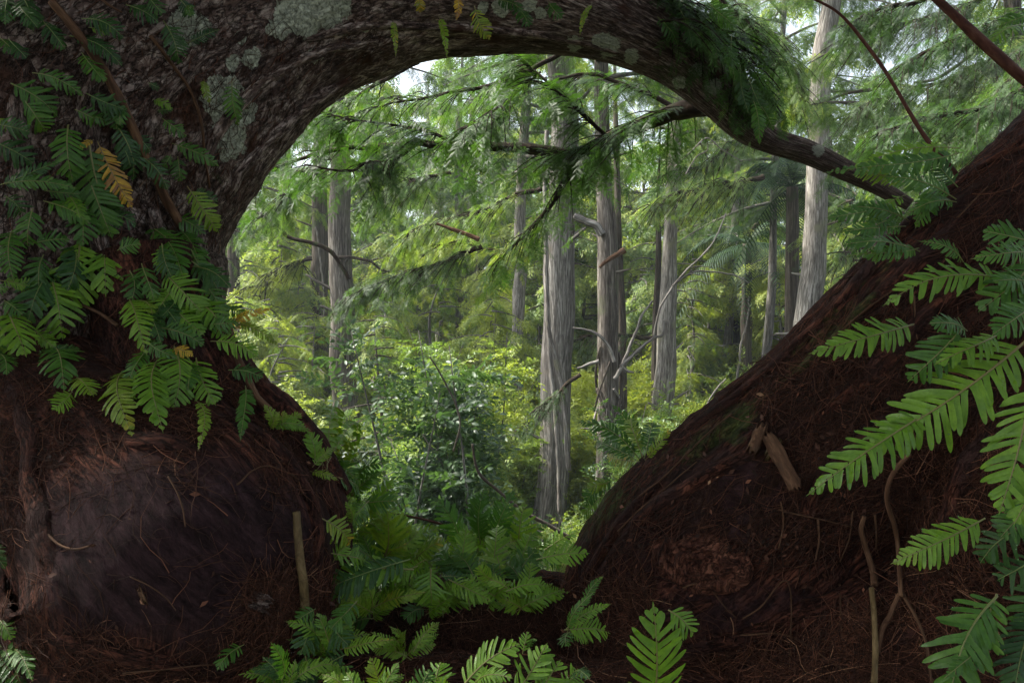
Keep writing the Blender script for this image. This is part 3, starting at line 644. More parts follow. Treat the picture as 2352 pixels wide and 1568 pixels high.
# broken bark slabs (the pale chips on the buttress) and a chip on the burl
def slab(label, a, b, wpx, thick, off, mat='cane', tilt=0.0, name='bark_slab'):
    pa, na, _ = hit(*a); pb, nb, _ = hit(*b); c = (pa+pb)/2; n = unit(na+nb); 
    pa = pa+n*off; pb = pb+n*(off+tilt); t = unit(pb-pa); s = unit(np.cross(n, t)); d = c[1]; wd = wpx/F*d/2
    K = 22; C = pa+(pb-pa)*np.linspace(0, 1, K)[:, None]; J = 10
    x = np.linspace(-1, 1, J)[None, :]; e = 1+0.35*fbm(np.stack([np.linspace(0, 3, K), np.zeros(K), np.zeros(K)], -1)*2+off*99, 3)[:, None]
    top = C[:, None]+s*(x*wd*e)[..., None]+n*(thick*(1-0.3*x*x)+0.004*fbm(np.stack([x*4+0*e, np.linspace(0, 3, K)[:, None]+0*x, 0*x*e], -1)*3, 3)*2)[..., None]
    bot = C[:, None]+s*(x*wd*e)[..., None]-n*0.003
    kk = np.linspace(-1, 1, K)[:, None]; jag = (fbm(np.stack([np.arange(J)*1.7, np.full(J, off*77), np.full(J, wpx)], -1), 2)*1.6)[None, :]*np.sign(kk)*np.abs(kk)**5*0.03
    top = top+t*jag[..., None]; bot = bot+t*jag[..., None]
    V = np.concatenate([top, bot[:, ::-1]], 1); V = V.reshape(-1, 3); Fc = grid_faces(K, 2*J)
    caps = [np.array([[q*2*J+j, q*2*J+j+1, q*2*J+2*J-2-j, q*2*J+2*J-1-j] for j in range(J-1) for q in (0, K-1)])]
    fib = np.stack([V@s, V@n, V@t], -1); z = np.zeros(len(V))-1
    o = mk(name, V, [Fc]+caps, M[mat], None, {'fib': fib, 'lichen': z, 'moss': z, 'smooth': z}, True, origin=c)
    return tag(o, label, 'bark')
slab('long splintered tan bark slab leaning on the right buttress', (1765, 995), (1835, 1125), 34, 0.012, 0.03, 'root')
slab('short tan bark slab left of the longer splintered slab', (1760, 990), (1738, 1045), 26, 0.012, 0.03, 'root')
slab('small tan bark sliver between the two larger slabs', (1790, 1020), (1768, 1052), 16, 0.008, 0.02, 'cane')
slab('thin flat mauve bark flake lifting from the dark burl', (575, 1372), (606, 1382), 38, 0.006, 0.004, 'old', 0.012, 'bark_flake')
slab('small pale flake on the left of the burl', (322, 1350), (334, 1378), 9, 0.006, 0.008, 'root', 0.0, 'bark_flake')

# ------------------------------------------------------------------ ferns
def frond_mesh(B, T, N, wid, sag, seed, tone, npairs=None, stipe=0.12, parent=None, curl=0.0, side=0.0):
    """B base, T tip, N facing normal (towards the viewer), wid full width in metres"""
    rg = np.random.default_rng(seed); L = np.linalg.norm(T-B); ax = unit(T-B)
    N = unit(N-ax*np.dot(N, ax)); S = np.cross(N, ax)
    K = 60; t = np.linspace(0, 1, K)
    C = B+(T-B)*t[:, None]+N*(sag*L*np.sin(math.pi*t)*1.0)[:, None]+S*(side*L*np.sin(math.pi*t))[:, None]
    C = C-N*(curl*L*np.maximum(t-0.6, 0)**2*4)[:, None]
    Tn = unit(np.gradient(C, axis=0)); Nn = unit(N-Tn*np.sum(Tn*N, -1, keepdims=True)); Sn = np.cross(Nn, Tn)
    n = npairs or int(np.clip(L/wid*(8.4 if wid < .09 else 8.6), 9, 21)); g = Geo()
    J = 7; dew = []; old_ = float(rg.random() < .3)*rg.random()*1.2
    for k in range(n):
        for s in (1, -1):
            x = stipe+(1-stipe-0.02)*(k+0.5+(0.25 if s > 0 else 0))/n
            e = (x-stipe)/(1-stipe); env = min(1.0, (0.62+1.6*e))*(1-max(0, (e-0.45)/0.55)**1.9)*0.97+0.03
            l = wid/2*env*rg.uniform(.8, 1.1)
            if rg.random() < 0.035: continue
            if e > 0.94: l *= 0.8
            i = min(K-1, int(x*(K-1))); c, tt, nn, ss = C[i], Tn[i], Nn[i], Sn[i]
            ang = rad(rg.uniform(50, 74)-22*max(0, e-0.5)*2+ (8 if e < .15 else 0))
            d = tt*math.cos(ang)+ss*s*math.sin(ang); q = np.cross(nn, d)
            bw = (1-stipe)*L/n*0.43*rg.uniform(.9, 1.05)
            u = np.array([0, .18, .42, .66, .84, .95, 1.0]); wp = bw*np.array([1.12, .80, .84, .88, .78, .52, .16])
            dr = -0.28*l*u**2*rg.uniform(-.2, 2.0)+0.05*l*math.sin(k*2.1)*u
            cen = c+d*(u*l)[:, None]+nn*dr[:, None]+tt*(0.10*l*u**2)[:, None]
            up = 0.22*bw
            Lf = cen+q*wp[:, None]+nn*(up*np.ones(J))[:, None]; Rt = cen-q*wp[:, None]+nn*(up*np.ones(J))[:, None]
            V = np.stack([Lf, cen, Rt], 1).reshape(-1, 3)
            if wid > .06:
                for q_ in range(rg.poisson(.10)): dew.append((cen[rg.integers(3, 7)]+nn*(up+.001)+q*bw*rg.uniform(-.5, .5), rg.uniform(.0005, .0013)))
            g.add(V, [grid_faces(J, 3, False)], rnd=np.full(len(V), np.clip(tone+rg.normal(0, .035)+(old_*.35*max(0, e-.6)), 0, 1)))
    # tip
    c = C[-4]; V = np.array([c+Sn[-1]*wid*.03, c-Sn[-1]*wid*.03, C[-1]+Tn[-1]*wid*.05]); g.add(V, [np.array([[0, 1, 2]])], rnd=np.full(3, tone))
    o = g.build('frond', M['fern'], parent, True)
    if dew:
        a_ = np.linspace(0, 2*math.pi, 6, endpoint=False); P_ = np.vstack([np.stack([np.cos(a_)*s_, np.sin(a_)*s_, np.full(6, c_)], -1) for s_, c_ in ((.8, -.5), (1, .1), (.62, .75))]+[[(0, 0, 1)]])
        f3 = np.array([[12+j, 12+(j+1) % 6, 18] for j in range(6)]); f4 = grid_faces(3, 6); dp = np.array([x[0] for x in dew])
        V, Fs = place((P_, [f3, f4]), dp, np.tile(Tn[30], (len(dp), 1)), Nn[30]+0*dp, [x[1] for x in dew]); do = mk('dew', V, Fs, M['dew'], None, None, True, origin=B)
        do.data.vertices.foreach_set('co', (V-worldloc(o)).astype(np.float32).ravel()); do.location = (0, 0, 0); do.parent = o; do['kind'] = 'stuff'
    r = np.interp(t, [0, 1], [wid*0.017+0.0004, 0.0004])
    V, Fs, fib = sweep(C+Nn*0.0006, r, 5); st = mk('stalk', V, Fs, M['stalk'], None, {'rnd': np.full(len(V), min(1, tone))}, True, origin=np.array(o.location)); 
    base = worldloc(o); st.data.vertices.foreach_set('co', (V-base).astype(np.float32).ravel()); st.location = (0, 0, 0); st.parent = o
    return o
FS = [100]
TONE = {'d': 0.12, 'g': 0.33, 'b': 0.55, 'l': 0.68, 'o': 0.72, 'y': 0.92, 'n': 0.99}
def fern(label, items, dflt=2.0, lift=(0.02, 0.07), cat='fern', name='fern', group=None, fixed=None, sagk=0.10, more=0.0):
    items = [(*a[:4], a[4]*1.12, *a[5:]) for a in items]
    rq = random.Random(len(label)*31+int(items[0][0]))
    for a in list(items):
        if a[4] > 26 and rq.random() < more:
            q = rq.uniform(.55, .95); ca = rq.uniform(-.7, .7); dx, dy = a[2]-a[0], a[3]-a[1]; ex = (dx*math.cos(ca)-dy*math.sin(ca))*q; ey = (dx*math.sin(ca)+dy*math.cos(ca))*q
            bx, by = a[0]+rq.uniform(-35, 35), a[1]+rq.uniform(-30, 30)
            items.append((bx, by, bx+ex, by+ey, a[4]*q, rq.choice(['d', 'g', 'g', 'b']), *a[6:]))
    """items: (bx,by,tx,ty,width,tone[,depth])"""
    it0 = items[0]; b0 = hit(it0[0], it0[1], it0[6] if len(it0) > 6 else dflt)[0] if not fixed else W(it0[0], it0[1], fixed)
    e = empty(name, b0, label, cat, group)
    for it in items:
        bx, by, tx, ty, wd, tn = it[:6]; rg = random.Random(FS[0]); FS[0] += 1
        dd = it[6] if len(it) > 6 else fixed
        if dd:
            h1, _, k1 = hit(bx, by); h2, _, k2 = hit(tx, ty); hm = hit((bx+tx)/2, (by+ty)/2)
            d1 = min(dd, h1[1]-.02 if k1 else 9); d2 = min(dd-rg.uniform(-.03, .08), h2[1]-.05 if k2 else 9, hm[0][1]-.06 if hm[2] else 9); d2 = max(d2, d1-.16); d1 = min(d1, d2+.10)
            B = W(bx, by, d1); T = W(tx, ty, d2)
        else:
            B, n1, ok = hit(bx, by, dflt); T, n2, ok2 = hit(tx, ty, dflt)
            if not ok and ok2: B = W(bx, by, T[1])
            if not ok2: T = W(tx, ty, B[1]-0.02)
            dT = T[1]
            # keep the frond's length real: limit the depth difference
            dT = min(max(dT, B[1]-0.10), B[1]+0.05)
            m1, m2 = rg.uniform(0.01, 0.03), rg.uniform(*lift)
            B = W(bx, by, B[1]-m1); T = W(tx, ty, min(dT, T[1])-m2)
        d = (B[1]+T[1])/2
        view = unit(np.array((0, 0, CAMZ))-(B+T)/2)
        N = unit(view+np.array((rg.uniform(-.35, .35), 0, rg.uniform(0.15, .75))))
        frond_mesh(B, T, N, wd/F*d, rg.uniform(0.4, 1.4)*sagk, FS[0], TONE[tn]+rg.uniform(-.04, .04), parent=e, curl=rg.uniform(0, .25), side=rg.uniform(-.08, .08),
                   stipe=0.12 if wd < 70 else 0.07)
    return e
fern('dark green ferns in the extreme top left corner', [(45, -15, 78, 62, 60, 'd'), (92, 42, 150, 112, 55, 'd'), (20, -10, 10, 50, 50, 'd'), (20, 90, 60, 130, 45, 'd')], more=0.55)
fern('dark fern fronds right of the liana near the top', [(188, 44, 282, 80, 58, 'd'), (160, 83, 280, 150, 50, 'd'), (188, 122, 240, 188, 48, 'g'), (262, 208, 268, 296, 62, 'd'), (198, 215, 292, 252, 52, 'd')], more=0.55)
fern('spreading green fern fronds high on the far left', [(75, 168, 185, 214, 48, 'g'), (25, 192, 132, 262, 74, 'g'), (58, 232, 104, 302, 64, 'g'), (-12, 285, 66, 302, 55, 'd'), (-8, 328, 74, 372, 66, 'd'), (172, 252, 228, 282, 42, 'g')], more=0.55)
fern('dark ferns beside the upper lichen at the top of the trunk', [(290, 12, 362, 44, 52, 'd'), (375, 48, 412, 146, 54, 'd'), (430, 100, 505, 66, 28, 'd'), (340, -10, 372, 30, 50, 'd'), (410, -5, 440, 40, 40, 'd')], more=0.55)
fern('large fern with one golden yellow frond left of the liana', [(222, 320, 304, 476, 58, 'y'), (205, 332, 252, 498, 116, 'g'), (157, 288, 165, 412, 80, 'g'), (215, 322, 183, 342, 16, 'y'), (200, 400, 255, 545, 85, 'g')])
fern('blue-green ferns overlapping the middle of the liana', [(268, 288, 312, 412, 68, 'd'), (300, 308, 346, 346, 48, 'd'), (314, 352, 386, 436, 50, 'd'), (278, 330, 300, 380, 50, 'd')], more=0.55)
fern('small ferns between the liana and the thin climbing root', [(372, 272, 430, 310, 40, 'g'), (395, 330, 502, 376, 44, 'g'), (408, 360, 414, 416, 40, 'g'), (350, 230, 395, 250, 26, 'b'), (340, 190, 366, 202, 22, 'd')], more=0.55)
fern('pale yellow-green fern beside the lower trunk edge', [(430, 428, 500, 532, 58, 'o'), (402, 498, 470, 540, 60, 'g'), (440, 440, 500, 462, 34, 'd')])
fern('fern hanging over the long white lichen streak', [(533, 188, 548, 288, 44, 'g'), (545, 225, 562, 245, 26, 'd'), (468, 182, 482, 236, 24, 'o')])
fern('low fern fronds at the left edge above the big glossy fern', [(35, 400, 98, 396, 34, 'g'), (2, 424, 176, 432, 42, 'g'), (100, 462, 204, 504, 62, 'g'), (75, 480, 60, 562, 64, 'g'), (10, 450, 50, 490, 60, 'd'), (180, 470, 190, 560, 70, 'g'), (215, 470, 260, 540, 60, 'd')], more=0.55)
fern('glossy wet fern with broad fronds on the left trunk', [(184, 552, 160, 702, 116, 'b'), (118, 640, 142, 772, 100, 'b'), (28, 530, 26, 632, 66, 'g'), (72, 560, 158, 548, 52, 'g'), (100, 585, 90, 660, 60, 'g')], more=0.55)
fern('bright heart-shaped fern frond just right of the glossy fern', [(240, 560, 242, 664, 98, 'b'), (270, 575, 320, 560, 40, 'g')], more=0.55)
fern('long mid-green ferns below the end of the liana', [(345, 520, 422, 642, 72, 'g'), (325, 606, 357, 684, 58, 'g'), (298, 622, 302, 694, 54, 'g'), (412, 530, 470, 620, 70, 'g'), (372, 560, 395, 640, 60, 'd')], more=0.55)
fern('layered bright ferns at the right edge of the left trunk', [(378, 628, 476, 732, 86, 'b'), (440, 600, 512, 694, 66, 'g'), (430, 688, 518, 768, 86, 'b'), (365, 752, 468, 792, 54, 'g'), (398, 700, 468, 768, 66, 'b'), (405, 655, 350, 735, 60, 'b'), (460, 640, 520, 735, 60, 'g')], more=0.55)
fern('single drooping bright fern in the middle of the left trunk', [(298, 688, 332, 804, 70, 'b'), (320, 690, 350, 720, 34, 'l')], more=0.55)
fern('bright ferns cut by the left edge of the picture', [(18, 716, 60, 812, 96, 'b'), (-18, 726, 22, 812, 66, 'b'), (0, 645, 72, 666, 32, 'b'), (-5, 810, 15, 850, 50, 'g'), (78, 760, 108, 792, 40, 'b'), (10, 690, 50, 720, 50, 'g')], more=0.55)
fern('lone green fern above the smooth dark burl at left', [(122, 798, 146, 874, 88, 'g'), (105, 800, 185, 800, 30, 'g')], more=0.3)
fern('small pale fern low on the left trunk', [(176, 868, 214, 906, 60, 'l'), (165, 900, 124, 938, 50, 'b')], more=0.3)
fern('yellow-green fern drooping straight down above the burl', [(282, 852, 294, 974, 80, 'l')])
fern('large wet glistening fern hanging over the top of the burl', [(400, 796, 402, 936, 92, 'b'), (362, 826, 376, 980, 84, 'b'), (396, 800, 440, 812, 34, 'y'), (345, 880, 350, 950, 50, 'b')], more=0.3)
fern('bright fern beside the glistening fern above the burl', [(450, 822, 494, 928, 74, 'b'), (440, 830, 430, 890, 50, 'g')], more=0.3)
fern('withered thin fern dangling over the dark burl', [(448, 918, 456, 1026, 30, 'o')])
fern('fern hanging below the lower liana stem', [(564, 886, 550, 1004, 42, 'g'), (525, 850, 604, 866, 46, 'd')])
fern('light green fern reaching right over the opening', [(484, 784, 590, 816, 54, 'b'), (470, 745, 545, 740, 46, 'g'), (510, 700, 560, 720, 40, 'g')])
fern('brownish withered fern against the bright forest', [(520, 745, 615, 705, 26, 'n', 1.95), (530, 740, 640, 790, 26, 'o', 1.95), (525, 760, 585, 745, 20, 'n', 1.95)])
fern('ferns on the right shoulder of the burl', [(772, 1096, 826, 1164, 64, 'g'), (800, 1150, 886, 1084, 40, 'b'), (830, 1156, 912, 1148, 54, 'g'), (846, 1150, 798, 1194, 54, 'b'), (760, 1060, 830, 1110, 60, 'g'), (745, 1050, 790, 1075, 40, 'g'), (820, 1105, 880, 1060, 44, 'g')], dflt=2.1, fixed=2.05, more=0.7)
fern('row of bright ferns across the front of the crotch', [(820, 1420, 760, 1350, 70, 'b'), (880, 1400, 930, 1330, 70, 'b'), (560, 1480, 500, 1530, 50, 'g'), (1080, 1400, 1050, 1330, 60, 'b'), (1120, 1400, 1170, 1340, 60, 'b'), (1200, 1400, 1150, 1370, 50, 'l'), (860, 1420, 800, 1440, 60, 'g'), (980, 1400, 930, 1420, 50, 'g')], fixed=2.0)
fern('upright pale green ferns behind the row in the crotch', [(940, 1330, 920, 1220, 70, 'b'), (1000, 1330, 990, 1210, 66, 'g'), (1050, 1330, 1070, 1210, 66, 'b'), (1130, 1320, 1140, 1200, 66, 'b'), (1180, 1320, 1220, 1220, 60, 'b'), (860, 1310, 830, 1220, 66, 'g'), (900, 1320, 870, 1180, 60, 'g'), (1020, 1340, 1060, 1280, 70, 'l')], fixed=2.3)
def tuft(label, cx, cy, Rr, n, d, tones, w_=0.36, lo=-160, hi=-20, seed=0):
    r = random.Random(seed); it = []
    for k in range(n):
        a = rad(lo+(hi-lo)*(k+r.random())/n); l = Rr*r.uniform(.6, 1.1); bx, by = cx+r.uniform(-.22, .22)*Rr, cy+r.uniform(-.1, .15)*Rr
        it.append((bx, by, bx+l*math.cos(a), by+l*math.sin(a)*.75+r.uniform(0, .15)*Rr, l*w_*r.uniform(.85, 1.15), r.choice(tones), d+r.uniform(-.12, .08)))
    r.shuffle(it); return fern(label, it, sagk=.16)
tuft('bright fern rising behind the upper rim of the burl', 640, 985, 90, 8, 2.45, 'lb', .34, -130, 10, seed=11)
tuft('bright fern leaning out behind the middle rim of the burl', 735, 1075, 110, 9, 2.4, 'lb', .34, -120, 20, seed=12)
tuft('full bright fern behind the lower right rim of the burl', 830, 1190, 130, 10, 2.35, 'lb', .34, -120, 20, seed=13)
tuft('yellow-green fern climbing beside the right rim of the burl', 900, 1240, 110, 9, 2.3, 'lb', .34, -150, -10, seed=14)
tuft('lush bright fern filling the middle of the crotch', 1000, 1395, 150, 11, 2.05, 'lb', seed=1)  # crotch ferns: paler leaf tones painted in to offset the shade there
tuft('lush fern at the right end of the crotch against the slope', 1180, 1390, 130, 10, 2.05, 'lb', seed=2)
tuft('full bright fern against the right foot of the burl', 830, 1400, 150, 11, 2.0, 'lb', seed=3)
tuft('bright low fern in the litter below the crotch at left', 760, 1500, 140, 9, 1.7, 'lb', seed=4)
tuft('bright low fern in the litter below the crotch at centre', 930, 1500, 110, 8, 1.7, 'lb', seed=5)
tuft('bright fern bursting from the bottom edge left of centre', 850, 1600, 150, 9, 1.45, 'lb', seed=6)
tuft('pale fine fern standing behind the crotch before the shrubs', 1060, 1300, 170, 12, 2.6, 'bglb', .34, seed=7)
tuft('green fine fern standing behind the burl shoulder', 890, 1280, 170, 11, 2.6, 'bgl', .34, seed=8)
tuft('fine green fern standing left of the central trunk foot', 1200, 1290, 150, 10, 2.6, 'bgg', .34, seed=9)
tuft('fern between the aerial root and the bottom left ferns', 660, 1560, 120, 8, 1.5, 'gbd', seed=10)
fern('brownish fern at the right rim of the burl', [(738, 1190, 806, 1250, 62, 'o'), (760, 1270, 840, 1285, 60, 'b'), (765, 1290, 800, 1250, 40, 'b')], dflt=2.0, fixed=1.95)
fern('big bright arching fern at the bottom centre', [(950, 1308, 690, 1400, 84, 'b'), (990, 1306, 994, 1384, 92, 'b'), (1030, 1330, 1128, 1378, 58, 'b'), (960, 1300, 900, 1330, 50, 'b')], fixed=1.9, more=0.7)
fern('yellow-brown upright fern behind the bright arching fern', [(884, 1275, 888, 1185, 96, 'o'), (900, 1270, 960, 1220, 60, 'o'), (860, 1290, 800, 1250, 50, 'g'), (880, 1295, 930, 1250, 70, 'o'), (950, 1290, 1010, 1240, 60, 'o')], fixed=2.2)
fern('upright green fern in front of the central trunk', [(1190, 1262, 1202, 1158, 80, 'b'), (1195, 1270, 1150, 1190, 60, 'g'), (1100, 1262, 1036, 1206, 56, 'b'), (1110, 1255, 1085, 1140, 60, 'g'), (1105, 1250, 1110, 1120, 56, 'g'), (1060, 1260, 1010, 1150, 66, 'g'), (1140, 1260, 1180, 1130, 60, 'g')], fixed=2.4)
fern('tangle of dark ferns in the crotch between the roots', [(1080, 1330, 1000, 1250, 80, 'g'), (1120, 1330, 1050, 1280, 70, 'g'), (1150, 1340, 1130, 1260, 80, 'o'), (1180, 1335, 1230, 1260, 70, 'g'), (1010, 1330, 950, 1270, 66, 'o'), (900, 1340, 850, 1280, 70, 'g'), (1060, 1340, 1090, 1290, 60, 'd'), (960, 1360, 880, 1350, 60, 'g'), (1200, 1340, 1160, 1290, 50, 'g')], fixed=2.25, more=0.7)
fern('bright fern pointing right at the foot of the slope', [(1232, 1285, 1352, 1268, 58, 'b'), (1240, 1275, 1290, 1300, 40, 'g')], fixed=1.85)
fern('small curled bright fern in the litter', [(1162, 1358, 1258, 1342, 50, 'b'), (1165, 1350, 1115, 1330, 34, 'o'), (1130, 1330, 1100, 1300, 40, 'l')], fixed=1.8)
fern('tiny drab fern on a thin stalk before the slope', [(1337, 1400, 1382, 1322, 26, 'g')], fixed=1.75)
fern('fern tuft rooted on the ridge with fronds over the opening', [(1470, 1056, 1328, 962, 50, 'g'), (1474, 1050, 1410, 930, 46, 'g'), (1478, 1052, 1452, 945, 36, 'o'), (1480, 1054, 1500, 965, 40, 'g'), (1470, 1060, 1360, 1010, 44, 'g'), (1482, 1056, 1540, 985, 30, 'o'), (1468, 1060, 1385, 1040, 36, 'o')], fixed=2.25)
fern('green ferns at the foot of the ridge beside the central trunk', [(1415, 1100, 1340, 1162, 46, 'g'), (1400, 1110, 1350, 1120, 40, 'l'), (1395, 1130, 1330, 1190, 40, 'b')], fixed=2.2)
fern('fern with two forked fronds in the bottom middle', [(1296, 1446, 1404, 1448, 56, 'b'), (1300, 1444, 1402, 1386, 30, 'b'), (1310, 1450, 1300, 1480, 40, 'g')], fixed=1.6, more=0.7)
fern('large feathery fern at the bottom edge right of centre', [(1494, 1640, 1502, 1392, 150, 'b'), (1535, 1400, 1592, 1456, 70, 'b')], fixed=1.25, more=0.0)
fern('bright ferns along the bottom edge at centre', [(1060, 1580, 1192, 1476, 84, 'b'), (1180, 1600, 1254, 1478, 84, 'b'), (1290, 1580, 1336, 1540, 60, 'b'), (1000, 1600, 1010, 1520, 70, 'b'), (1230, 1600, 1280, 1520, 90, 'b'), (1200, 1500, 1210, 1450, 30, 'b'), (960, 1600, 985, 1540, 60, 'g')], fixed=1.3, more=0.7)
fern('dark ferns under the bright arching fern at bottom left of centre', [(720, 1420, 690, 1500, 70, 'd'), (760, 1420, 800, 1480, 70, 'd'), (700, 1500, 730, 1570, 80, 'g'), (760, 1510, 790, 1580, 70, 'g'), (640, 1500, 600, 1560, 60, 'g'), (670, 1540, 620, 1590, 60, 'b'), (740, 1440, 700, 1450, 50, 'g'), (820, 1380, 760, 1440, 60, 'g'), (800, 1500, 740, 1540, 60, 'd')], fixed=1.6, more=0.7)
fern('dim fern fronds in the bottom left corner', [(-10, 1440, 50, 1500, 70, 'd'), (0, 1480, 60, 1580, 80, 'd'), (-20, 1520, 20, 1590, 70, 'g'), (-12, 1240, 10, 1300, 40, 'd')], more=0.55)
# right hand ferns
fern('pale blue-green ferns where the thin red twig meets the slope', [(2212, 350, 1905, 384, 50, 'g'), (2196, 458, 2036, 402, 62, 'g'), (2085, 505, 1955, 470, 48, 'g'), (2150, 428, 2108, 514, 56, 'g'), (2060, 470, 1900, 500, 50, 'g'), (2200, 430, 2140, 360, 50, 'd'), (2080, 420, 1960, 400, 44, 'o'), (2080, 520, 1930, 530, 44, 'g')], fixed=1.75, more=0.7)
fern('fern laid along the upper crest of the right buttress', [(2112, 578, 1942, 552, 60, 'g'), (2212, 602, 2128, 548, 40, 'g'), (2020, 560, 2010, 600, 30, 'b'), (2110, 570, 1960, 580, 40, 'g')], fixed=1.6)
fern('fern clump at the right edge below the crest', [(2302, 638, 2038, 684, 92, 'b'), (2370, 600, 2256, 704, 110, 'g'), (2380, 560, 2260, 530, 80, 'g'), (2370, 650, 2290, 640, 90, 'g'), (2370, 580, 2240, 590, 60, 'g')], fixed=1.25)
fern('separate bright fern frond pointing left over the mossy slope', [(2098, 745, 1862, 808, 86, 'b')], fixed=1.35)
fern('huge bright wet fern sweeping down the right side', [(2360, 780, 1985, 1036, 158, 'b'), (2125, 950, 1855, 1132, 110, 'b'), (2210, 755, 2088, 872, 96, 'g'), (2220, 760, 2140, 740, 60, 'g'), (2290, 770, 2150, 830, 80, 'b')], fixed=1.15)
fern('bright fern hanging vertically at the right edge', [(2368, 880, 2296, 1176, 140, 'b'), (2375, 700, 2290, 760, 90, 'g'), (2380, 1060, 2330, 1200, 90, 'b')], fixed=1.1)
fern('single fern frond with long leaflets over the dark right hollow', [(2262, 1190, 2048, 1290, 88, 'b')], fixed=1.2)
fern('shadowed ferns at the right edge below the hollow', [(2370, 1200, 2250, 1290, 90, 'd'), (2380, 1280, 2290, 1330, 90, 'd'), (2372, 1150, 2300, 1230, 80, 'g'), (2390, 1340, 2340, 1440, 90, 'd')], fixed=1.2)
fern('broad dim fern in the bottom right corner', [(2290, 1368, 2180, 1620, 140, 'g'), (2390, 1400, 2330, 1600, 110, 'd'), (2250, 1470, 2180, 1540, 60, 'g')], fixed=1.15, more=0.7)
fern('green fern high in the top right corner', [(2360, 60, 2270, 90, 60, 'b'), (2370, 30, 2290, 60, 50, 'g')], fixed=2.0)
# arch ferns
fern('pair of yellow ferns hanging from the top of the arch', [(962, -14, 966, 30, 26, 'y'), (1044, -12, 1048, 46, 22, 'y')], fixed=2.12)
fern('single yellow-green fern hanging from the arch centre', [(1090, 14, 1124, 90, 42, 'o')], fixed=2.25)
fern('thin curled drab ferns on the arch', [(905, 48, 912, 126, 18, 'o'), (1008, 40, 1022, 124, 20, 'o')], fixed=2.2)
fern('blue-grey ferns and scales at the top of the arch', [(1172, 20, 1215, 60, 46, 'd'), (1140, 0, 1200, 20, 40, 'd'), (1260, 5, 1290, 40, 36, 'd'), (1360, 10, 1330, 76, 16, 'o')], fixed=2.38)
fern('beard of dark ferns hanging from the right end of the arch', [(1600, 40, 1650, 130, 40, 'd'), (1640, 60, 1680, 160, 40, 'd'), (1680, 80, 1690, 190, 36, 'g'), (1700, 150, 1720, 260, 36, 'd'), (1720, 180, 1765, 280, 36, 'd'), (1730, 230, 1745, 330, 34, 'g'), (1560, 20, 1590, 110, 40, 'd'), (1745, 240, 1775, 300, 30, 'g'), (1510, 40, 1560, 100, 40, 'd'), (1620, 0, 1690, 60, 50, 'g')], fixed=2.65)

# ================================================================== THE FOREST BEYOND
gx = 700
rgG = np.random.default_rng(2)
def ground():
    n = 120; xs = np.linspace(-1, 1, n); xs = np.sign(xs)*np.abs(xs)**2.2*gx
    X, Y = np.meshgrid(xs, xs, indexing='ij'); Z = 0.6*fbm(np.stack([X*.18, Y*.18, 0*X], -1), 3)
    V = np.stack([X, Y+20, Z-0.1], -1).reshape(-1, 3)
    o = mk('ground', V, grid_faces(n, n, False), M['soil'], None, None, True); tag(o, 'dark damp forest floor', None, None, 'structure')
ground()

def crown_geo(seed, h0, h1, nl, L0, L1, lod, tw, dens, sub, rb, g=None, wood=None, trunk=None, droop=0.45, azr=None):
    """layered cypress crown about the z axis"""
    rg = np.random.default_rng(seed); g = g or Geo()
    for i in range(nl):
        t = (i+rg.random())/nl; h = h0+(h1-h0)*t; a = rg.uniform(0, 2*math.pi) if azr is None else rg.uniform(*azr); L = (L0+(L1-L0)*t)*rg.uniform(.6, 1.15)
        d = np.array((math.cos(a), math.sin(a), 0)); side = np.array((-d[1], d[0], 0)); rise = rg.uniform(-.15, .35); bend = rg.uniform(-.3, .3)
        x = np.linspace(0, 1, 9)[:, None]
        C = d*L*x+side*bend*L*x*x+np.array((0, 0, 1))*(rise*L*x-0.32*L*x*x)+np.array((0, 0, h))
        if trunk is not None: C[:, :2] += trunk(h)
        p, f, u, s, r = bough_twigs(C, None, sub, dens*L, rg, tw, droop, 1.0, None, float(np.clip(rb+rg.normal(0, .16), .02, .98)))
        add_twigs(g, lod, 'cyp', p, f, u, s, r)
        if wood is not None:
            V, Fs, fib = sweep(C, np.linspace(0.045*L/3+.012, 0.008, 9), 5); wood.add(V, Fs, fib=fib)
    return g
def trunk_geo(C, R, sides=28, seed=0, flute=0.10, base=True):
    n = len(C); z0 = C[:, 2].min()
    def disp(fib, th, S, RR):
        zz = S
        fl = flute*np.exp(-zz/1.6)*1.5 if base else flute*.2
        return RR*(fl*np.cos(th*5+seed)*1.2+fl*.6*np.cos(th*8+seed*2)+0.07*fbm(fib*np.array((6, 6, .8))+seed, 3)+0.05*np.abs(fbm(fib*np.array((22, 22, 1.6))+seed, 2)))
    return sweep(C, R, sides, disp, up=(1, 0, 0))
